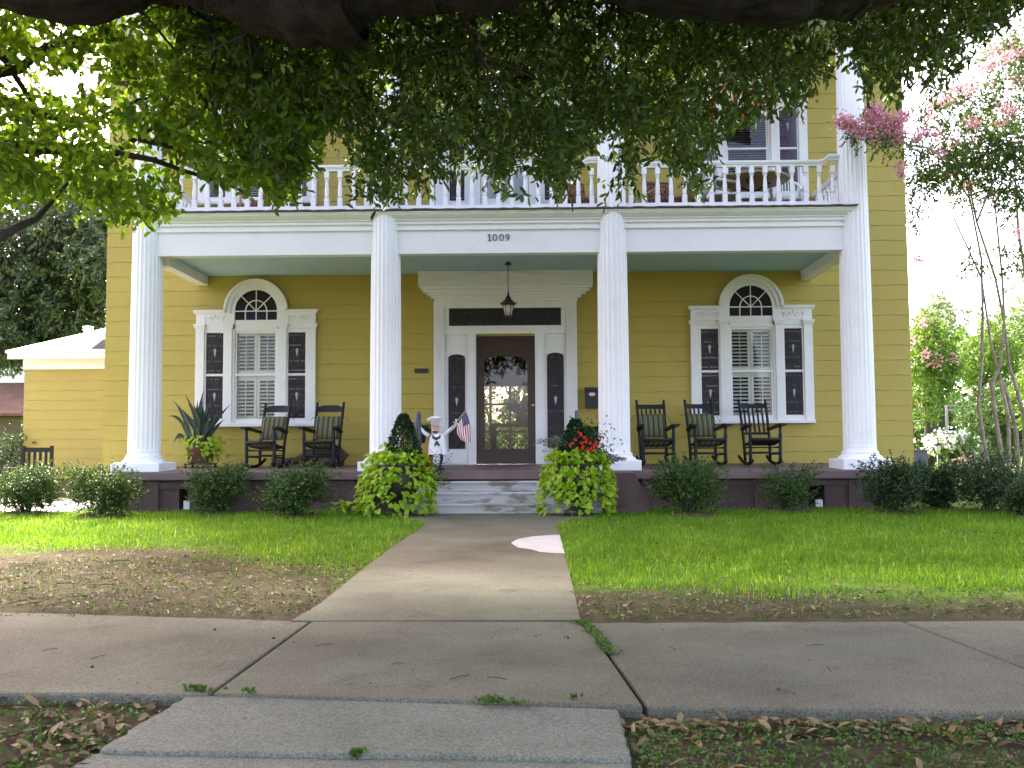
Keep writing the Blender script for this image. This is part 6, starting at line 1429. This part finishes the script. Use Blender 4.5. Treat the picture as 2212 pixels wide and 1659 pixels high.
C_ = np.array([tuple(b[0]) for b in lb]); Rr = np.array([b[1] for b in lb]); bi = rng.integers(0, len(lb), 150); d = unit(rng.normal(size=(150, 3))); v2, q2 = twig_leaves(C_[bi]+d*Rr[bi]*rng.random((150, 1)), unit(d+[0, 0, -.3]), 0.16, 7, 0.052, 0.028, 0.9, 0.1)
bulk_mesh('crown', [(v1, q1, 0), (v2, q2, 0)], ['myrtle'], cm)
P_ = []
for (a, b, Yq, k, s) in [(1818, 262, 14.3, 150, .055), (1830, 268, 14.3, 160, .06), (1842, 274, 14.3, 130, .05), (1880, 240, 14.4, 120, .05), (1868, 255, 14.4, 120, .05), (1900, 243, 14.4, 200, .07), (1905, 262, 14.4, 220, .075), (1925, 275, 14.4, 240, .075), (1940, 262, 14.4, 180, .065), (1890, 272, 14.4, 170, .06), (1860, 288, 14.4, 120, .05), (1910, 288, 14.4, 160, .06), (1945, 290, 14.4, 140, .055), (1952, 250, 14.5, 120, .05), (1885, 297, 14.4, 90, .045), (1935, 305, 14.4, 80, .04), (1980, 300, 14.8, 120, .05), (1995, 285, 15, 90, .05), (1946, 362, 15, 90, .05), (1947, 378, 15, 40, .03)]:
    P_.append(np.array(P3(a, b, Yq))+rng.normal(size=(k, 3))*s)
for (a, b) in [(2150, 110), (2170, 125), (2190, 100), (2205, 120), (2140, 135), (2120, 150), (2075, 185), (2095, 190), (2060, 200), (2040, 215), (2025, 225), (2010, 245), (2165, 230), (2190, 240), (2100, 265), (2145, 330), (2185, 310), (2060, 310), (2110, 300), (2030, 330), (2205, 350), (2180, 420), (2090, 400), (2130, 365), (2060, 370), (2200, 180), (2160, 270), (2020, 290), (2140, 180), (1985, 560), (2205, 590), (2200, 500), (2150, 420)]:
    P_.append(np.array(P3(a, b, YM+rng.uniform(-.8, .6)))+rng.normal(size=(110, 3))*np.array([0.085, 0.08, 0.07]))
P_ = np.concatenate(P_); v, q = leaf_arrays(P_, rng.normal(size=P_.shape), 0.04, 0.036); bulk_mesh('blossom', [(v, q, 0)], ['pink'], cm)

def far_tree(name, label, cat, px, py, Y, rpx, rpy, n, L, mat, k=16, n2=0, m2=None, group='trees beyond the lawn on the right', trunk=True, depth=2.0):
    x, _ = at(px, 1000, Y); c = P3(px, py, Y)
    return tree(name, label, cat, (x, Y, 0.12), [(x, Y, 0.0), (x+0.1, Y, (c.z)*0.45), (x, Y, c.z)], [Y*0.006, Y*0.005, Y*0.003], scatter_blobs(px, py, Y, rpx, rpy, k, 0.42, depth), n, L, L*0.5, mat, 'twig', group, m2, n2, twig=L*2.2, limbs=8)
far_tree('flowering_tree', 'pink flowering tree just right of the house corner', 'tree', 2005, 800, 36, 75, 125, 8000, 0.15, 'bgleaf', 20, 34, ('pink', 1.0, 0.09))
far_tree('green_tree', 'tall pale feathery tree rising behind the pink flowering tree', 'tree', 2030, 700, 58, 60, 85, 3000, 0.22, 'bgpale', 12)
far_tree('green_tree', 'rounded mid green tree behind the bare myrtle trunks', 'tree', 2125, 780, 52, 95, 120, 6500, 0.22, 'bgleaf', 20)
far_tree('green_tree', 'dark leafy tree lowest behind the myrtle trunks', 'tree', 2150, 910, 44, 95, 95, 6500, 0.18, 'bgdark', 20)
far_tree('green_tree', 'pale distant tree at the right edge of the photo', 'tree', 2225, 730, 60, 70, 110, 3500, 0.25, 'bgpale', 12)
far_tree('green_tree', 'bright tree filling the right edge behind the trunks', 'tree', 2270, 860, 40, 90, 140, 5000, 0.18, 'bgleaf', 14)
far_tree('green_tree', 'dark tree far behind the utility pole', 'tree', 2050, 910, 75, 90, 70, 4500, 0.28, 'bgdark', 14)
far_tree('flowering_shrub', 'white flowering bush behind the lamp post', 'shrub', 2052, 958, 34, 62, 28, 2600, 0.12, 'bgleaf', 10, 42, ('whitebloom', 1.0, 0.12), group='flowering bushes on the far lawn', depth=0.8)
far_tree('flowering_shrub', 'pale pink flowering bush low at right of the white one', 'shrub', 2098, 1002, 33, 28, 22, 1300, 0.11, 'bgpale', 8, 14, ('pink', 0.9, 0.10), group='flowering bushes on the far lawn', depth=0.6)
far_tree('hedge_bush', 'low round green bush behind the grey cabinet', 'shrub', 2040, 1018, 32, 26, 12, 900, 0.10, 'bgleaf', 6, group='flowering bushes on the far lawn', depth=0.5)
far_tree('hedge_bush', 'green bush right of the lamp post on the far lawn', 'shrub', 2072, 1000, 38, 20, 20, 900, 0.12, 'bgleaf', 6, group='flowering bushes on the far lawn', depth=0.5)
# distant woods closing the horizon, read as one mass
n = 5200; nl = 7; th = rng.uniform(-1.25, 1.25, n); dist = rng.uniform(85, 100, n); hgt = 5.5+2.2*np.sin(th*17)+1.6*np.sin(th*41+1)
an = np.stack([np.sin(th)*dist, np.cos(th)*dist, rng.random(n)**0.8*hgt*1.15], 1); v, q = twig_leaves(an, unit(rng.normal(size=(n, 3))), 1.2, nl, 0.75, 0.42, 1.0, 0.1)
tag(bulk_mesh('far_woods', [(v, q, 0)], ['bgdark']), 'dark green belt of far woods along the horizon', 'woods', kind='stuff')
# garden greenery behind the house, seen through the hall
for k, (x, y, r) in enumerate(((-2.2, 31, 1.5), (0.2, 32.5, 1.7), (2.4, 31, 1.5))):
    tree('garden_tree', ['leafy garden shrub seen through the front door glass at left', 'leafy garden shrub seen through the middle of the front door glass', 'leafy garden shrub seen through the front door glass at right'][k], 'shrub', (x, y, 0.12), [(x, y, 0), (x, y, 0.8), (x, y, 1.6)], [0.08, 0.06, 0.04], [((x+rng.normal()*0.7, y+rng.normal()*0.5, 0.9+rng.random()*4.0), (0.8, 0.6, 0.7), 1) for _ in range(16)], 7000, 0.11, 0.06, 'bgleaf', group='shrubs in the back garden')
# dark console with a spiky plant standing in the hall
f0 = thing('hall_table', 'dark console table standing inside the hall behind the door glass', 'table', (DX+0.12, 22.0, 0.755))
f = MB(); f.box(DX-0.45, DX+0.75, 21.8, 22.2, 1.52, 1.60); f.build('tabletop', 'bronze', f0)
for xx in (-0.38, 0.68):
    g = MB(); g.tube([(DX+xx, 22, 0.756), (DX+xx, 22, 1.2), (DX+xx, 22, 1.52)], [0.05, 0.06, 0.08], 8); g.build('leg', 'bronze', f0)
f1 = thing('hall_plant', 'dark spiky pot plant on the hall console behind the door glass', 'potted plant', (DX+0.25, 22.0, 1.60))
f = MB(); f.lathe([(0.12, 0), (0.16, 0.16), (0.15, 0.18), (0.10, 0.18)], DX+0.25, 22.0, 1.601, 12); f.build('pot', 'bronze', f1)
f = MB()
for k in range(12): a = rng.uniform(0, 3.14); blade(f, (DX+0.25, 22, 1.76), (DX+0.25+0.42*math.cos(a), 22+0.1*rng.normal(), 1.78+0.42*math.sin(a)), (DX+0.25+0.2*math.cos(a), 22, 1.85+0.3*math.sin(a)), 0.05)
f.build('foliage', 'snake', f1)

# utility pole, lamp post, grey cabinet
Yu = 62.0; x, _ = at(2047, 1000, Yu); up = thing('utility_pole', 'grey wooden utility pole with crossarms and wires', 'utility pole', (x, Yu, 0.12))
f = MB(); f.tube([(x, Yu, 0), (x, Yu, atz(2047, 873, Yu))], [0.19, 0.13], 8); f.build('pole', 'polewood', up)
for pz in (876, 885): z = atz(2047, pz, Yu); f = MB(); f.box(x-0.2, x+2.0, Yu-0.06, Yu+0.06, z-0.06, z+0.06); f.build('crossarm', 'polewood', up)
for (a, b, c, d) in ((2047, 886, 1940, 915), (2047, 880, 1940, 905), (2095, 876, 2260, 862), (2095, 885, 2260, 874)):
    p0, p1 = P3(a, b, Yu), P3(c, d, Yu); f = MB(); f.tube([p0, p0.lerp(p1, 0.5)+Vector((0, 0, -0.2)), p1], 0.03, 5); f.build('wire', 'polewood', up)
Yp2 = 31.0; x, _ = at(2027, 1000, Yp2); zt2 = atz(2027, 952, Yp2); lp = thing('street_lamp', 'slim black lamp post with a lantern head on the far lawn', 'lamp post', (x, Yp2, 0.12))
f = MB(); f.tube([(x, Yp2, 0.0), (x, Yp2, 0.3), (x, Yp2, 0.32), (x, Yp2, zt2-0.42)], [0.07, 0.06, 0.04, 0.035], 8); f.build('post', 'iron', lp)
f = MB(); f.lathe([(0.06, -0.40), (0.10, -0.14)], x, Yp2, zt2, 8); f.build('lamp_glass', 'lampglass', lp); f = MB(); f.lathe([(0.13, -0.139), (0.10, -0.08), (0.03, -0.03), (0.01, 0.0)], x, Yp2, zt2, 8); f.build('lamp_cap', 'iron', lp)
Yx = 19.6; x0, x1 = atx(1976, 1000, Yx), atx(2005, 1000, Yx); zt3 = atz(1990, 975, Yx); cb = thing('grey_cabinet', 'grey metal utility cabinet beside the right corner of the house', 'cabinet', ((x0+x1)/2, Yx, 0.12))
f = MB(); f.box(x0-0.2, x1, Yx, Yx+0.6, 0.05, zt3); f.build('cabinet_body', 'greybox', cb, bevel=0.01); f = MB(); f.box(x0-0.22, x1+0.02, Yx-0.02, Yx+0.62, zt3+0.001, zt3+0.03); f.build('lid', 'greybox', cb)
f = MB(); f.box(x0-0.16, x1-0.03, Yx-0.015, Yx-0.0005, 0.3, zt3-0.55); f.build('door', 'greybox', cb)

# ------------------------------------------------------------------ grass, weeds, fallen leaves
def path_edges(y):
    ly = np.array([p.y for p in Lp]); lx_ = np.array([p.x for p in Lp]); ry = np.array([p.y for p in Rp]); rx_ = np.array([p.x for p in Rp])
    return np.interp(y, ly, lx_), np.interp(y, ry, rx_)
def free_of_path(x, y, m=0.0):
    l_, r_ = path_edges(y); return (x < l_-m) | (x > r_+m)
def blades(x, y, z, h, w, lean=0.5):
    n = len(x); a = rng.uniform(0, 6.283, n); d = np.stack([np.cos(a), np.sin(a), np.zeros(n)], 1); s = np.stack([-np.sin(a+0.7), np.cos(a+0.7), np.zeros(n)], 1)
    p = np.stack([x, y, z], 1); l_ = (rng.random(n)*lean)[:, None]; h_ = h[:, None]; v = np.empty((n, 6, 3)); up_ = np.array([0, 0, 1.0])
    v[:, 0] = p-s*w; v[:, 1] = p+s*w; m_ = p+up_*h_*0.6+d*h_*l_*0.35; v[:, 2] = m_+s*w*0.8; v[:, 3] = m_-s*w*0.8
    t_ = p+up_*h_*(1-0.35*l_)+d*h_*l_*1.0; v[:, 4] = t_+s*w*0.1; v[:, 5] = t_-s*w*0.1
    f = (np.arange(n)*6)[:, None, None]+np.array([[0, 1, 2, 3], [3, 2, 4, 5]])[None]; return v.reshape(-1, 3), f.reshape(-1, 4)
n = 330000; y = 5.7+9.2*rng.random(n)**0.85; hw = 0.56*y+0.8; x = rng.uniform(-1, 1, n)*hw
pt = 0.5+0.5*np.sin(x*2.7+1.9*np.sin(y*1.3))*np.sin(y*2.1+1.4*np.sin(x*1.9)); p2 = 0.5+0.5*np.sin(x*7.3+2*np.sin(y*5.1))*np.sin(y*6.7+2*np.sin(x*4.3)); mk = lawn_mask(x, y)*np.clip(0.45+0.6*pt+0.3*p2, 0, 1); keep = (rng.random(n) < mk**1.2*0.95+0.035) & free_of_path(x, y, 0.0) & (y < 14.7) & (y > 5.85+0.02*np.sin(x*9)+np.where(x < -1.2, np.clip((-x-1.2)*0.2, 0, 0.6), 0)); x, y = x[keep], y[keep]; mk = mk[keep]
v, q = blades(x, y, gzv(y), rng.gamma(3.2, 0.0120, len(x))*(0.5+0.7*mk), 0.0034, 1.1)
tag(bulk_mesh('lawn_grass', [(v, q, 0)], ['grass']), 'short bright green grass growing on the lawn', 'grass', kind='stuff')
# clover and weeds on bare soil, in joints and by the kerb strip
W_ = []
def weeds(n, fx, fy, zf, L):
    x, y = fx(n), fy(n); W_.append((np.stack([x, y, zf(y)], 1), L))
weeds(1500, lambda n: rng.uniform(-4.5, -1.2, n), lambda n: rng.uniform(5.95, 9.0, n), lambda y: gzv(y)+0.010, 0.015)
weeds(900, lambda n: rng.uniform(0.4, 4.2, n), lambda n: rng.uniform(5.8, 7.0, n), lambda y: gzv(y)+0.010, 0.015)
weeds(1700, lambda n: rng.uniform(0.34, 2.4, n), lambda n: rng.uniform(2.9, 3.75, n), lambda y: 0*y+0.028, 0.015)
weeds(420, lambda n: rng.uniform(-2.4, -1.45, n), lambda n: rng.uniform(2.9, 4.05, n), lambda y: 0*y+0.028, 0.018)
parts = []
for p, L in W_:
    k = len(p); keep = free_of_path(p[:, 0], p[:, 1], 0.02) | (p[:, 1] < 5.6); p = p[keep]; c = np.repeat(p, 3, axis=0)+rng.normal(size=(len(p)*3, 3))*np.array([0.012, 0.012, 0.004]); d = rng.normal(size=c.shape); d[:, 2] = np.abs(d[:, 2])*0.5+0.2
    v, q = leaf_arrays(c, d, L, L*0.8); parts.append((v, q, 0))
jt = np.array([tuple(g2(a, b)) for a, b in ((1258, 1345), (1272, 1358), (1285, 1372), (1298, 1388), (1310, 1402), (1319, 1412))])
tt = rng.random(620)*5; i0 = np.minimum(tt.astype(int), 4); fr_ = (tt-i0)[:, None]; c = jt[i0]*(1-fr_)+jt[i0+1]*fr_; c = np.concatenate([c+rng.normal(size=c.shape)*np.array([0.016, 0.02]), np.full((len(c), 1), 0.062)], 1); c[:, 2] += rng.random(len(c))*0.012
d = rng.normal(size=c.shape); d[:, 2] = np.abs(d[:, 2])*0.6; v, q = leaf_arrays(c, d, 0.017, 0.014); parts.append((v, q, 0))
for (a, b, zz, k, s, L) in ((775, 1640, 0.03, 26, 0.018, 0.03), (540, 1500, 0.06, 16, 0.012, 0.022), (430, 1497, 0.05, 30, 0.03, 0.03), (1060, 1517, 0.055, 60, 0.03, 0.018), (1070, 1522, 0.055, 40, 0.04, 0.016), (1120, 1524, 0.055, 30, 0.03, 0.015), (1240, 1512, 0.06, 12, 0.012, 0.02), (525, 1530, 0.0, 8, 0.02, 0.04), (1258, 1350, 0.06, 30, 0.03, 0.02)):
    g_ = gnd(a, b, zz); c = np.array([g_.x, g_.y, zz])+rng.normal(size=(k, 3))*np.array([s, s*0.7, 0.002]); c[:, 2] += rng.random(k)*0.015; d = rng.normal(size=c.shape); d[:, 2] = np.abs(d[:, 2])+0.4; v, q = leaf_arrays(c, d, L, L*0.7); parts.append((v, q, 0))
tag(bulk_mesh('ground_weeds', parts, ['weed']), 'small green weeds on bare soil and in the pavement joints', 'weeds', kind='stuff')
# fallen leaves
def litter(x, y, z, L, flat=0.35):
    n = len(x); p = np.stack([x, y, z], 1); a = rng.uniform(0, 6.283, n); d = np.stack([np.cos(a), np.sin(a), rng.normal(size=n)*0.18], 1); nr = np.stack([rng.normal(size=n)*flat, rng.normal(size=n)*flat, np.ones(n)], 1)
    return leaf_arrays(p, d, L*rng.uniform(0.55, 1.25, n), L*rng.uniform(0.28, 0.45, n), nr, 0.35, 0.5, -0.15)
parts = []
n = 2600; y = 5.85+4.2*rng.random(n)**1.6; x = np.where(rng.random(n) < 0.55, rng.uniform(-5, -0.8, n), rng.uniform(0.3, 4.4, n)); keep = free_of_path(x, y, 0.01) & (lawn_mask(x, y) < 0.85) & (rng.random(n) < 1.15-lawn_mask(x, y)) & (y > 5.9+np.where(x < -1.2, np.clip((-x-1.2)*0.2, 0, 0.6), 0)); x, y = x[keep], y[keep]; parts.append((*litter(x, y, gzv(y)+0.012, 0.05), 0))
n = 260; yy = 5.8+6.5*rng.random(n)**1.3; l_, r_ = path_edges(yy); xx = np.where(rng.random(n) < 0.5, l_-np.abs(rng.normal(size=n))*0.12, r_+np.abs(rng.normal(size=n))*0.12); parts.append((*litter(xx, yy, gzv(yy)+0.015, 0.045), 0))
n = 640; x = rng.uniform(0.34, 2.6, n); y = rng.uniform(2.8, 3.78, n); y = np.where(rng.random(n) < 0.4, 3.78-np.abs(rng.normal(size=n))*0.10, y); parts.append((*litter(x, y, np.full(n, 0.026), 0.062), 0))
n = 460; x = rng.uniform(-2.7, -1.30, n); y = rng.uniform(2.9, 4.12, n); keep = x < -1.42-0.05*(4.05-y); x, y = x[keep], y[keep]; parts.append((*litter(x, y, np.full(len(x), 0.026), 0.072), 0))
n = 90; x = rng.uniform(-2.6, 3.0, n); y = rng.uniform(3.95, 5.6, n); parts.append((*litter(x, y, np.full(n, 0.065), 0.026, 0.2), 0))
n = 16; x = rng.uniform(-1.2, 0.3, n); y = rng.uniform(3.3, 3.8, n); parts.append((*litter(x, y, np.full(n, 0.045), 0.03, 0.2), 0))
n = 480; x = rng.uniform(-1, 1, n)*5; y = rng.uniform(8, 13, n); keep = free_of_path(x, y, 0.0); x, y = x[keep], y[keep]; parts.append((*litter(x, y, gzv(y)+0.045, 0.045), 0))
tag(bulk_mesh('leaf_litter', parts, ['dryleaf']), 'dry tan leaves fallen on the bare soil and pavement', 'fallen leaves', kind='stuff')
f = MB()
for k in range(110):
    if k < 14: x, y, z = rng.uniform(-2.6, 3.2), rng.uniform(3.95, 5.6), 0.064
    elif k < 70: x, y, z = rng.uniform(0.38, 2.3), rng.uniform(2.95, 3.72), 0.026
    else: x, y, z = rng.uniform(-4.8, -2.3), rng.uniform(6.3, 9), 0.075
    a = rng.uniform(0, 6.283); l_ = rng.uniform(0.02, 0.06) if k < 14 else rng.uniform(0.04, 0.13); d = Vector((math.cos(a), math.sin(a), 0))*l_; p = Vector((x, y, z)); f.tube([p-d, p+Vector((0.03*l_*rng.normal(), 0.03*l_*rng.normal(), 0.004)), p+d], 0.0016 if k < 14 else 0.003, 5)
    if k % 3 == 0 and k < 14: f.sphere((x+0.2*rng.normal(), min(5.55, max(4.0, y+0.2*rng.normal())), 0.066), (0.009, 0.008, 0.006), 6, 4)
tag(f.build('twig_litter', 'twig'), 'small dry twigs and acorns scattered on the pavement and soil', 'twigs', kind='stuff')
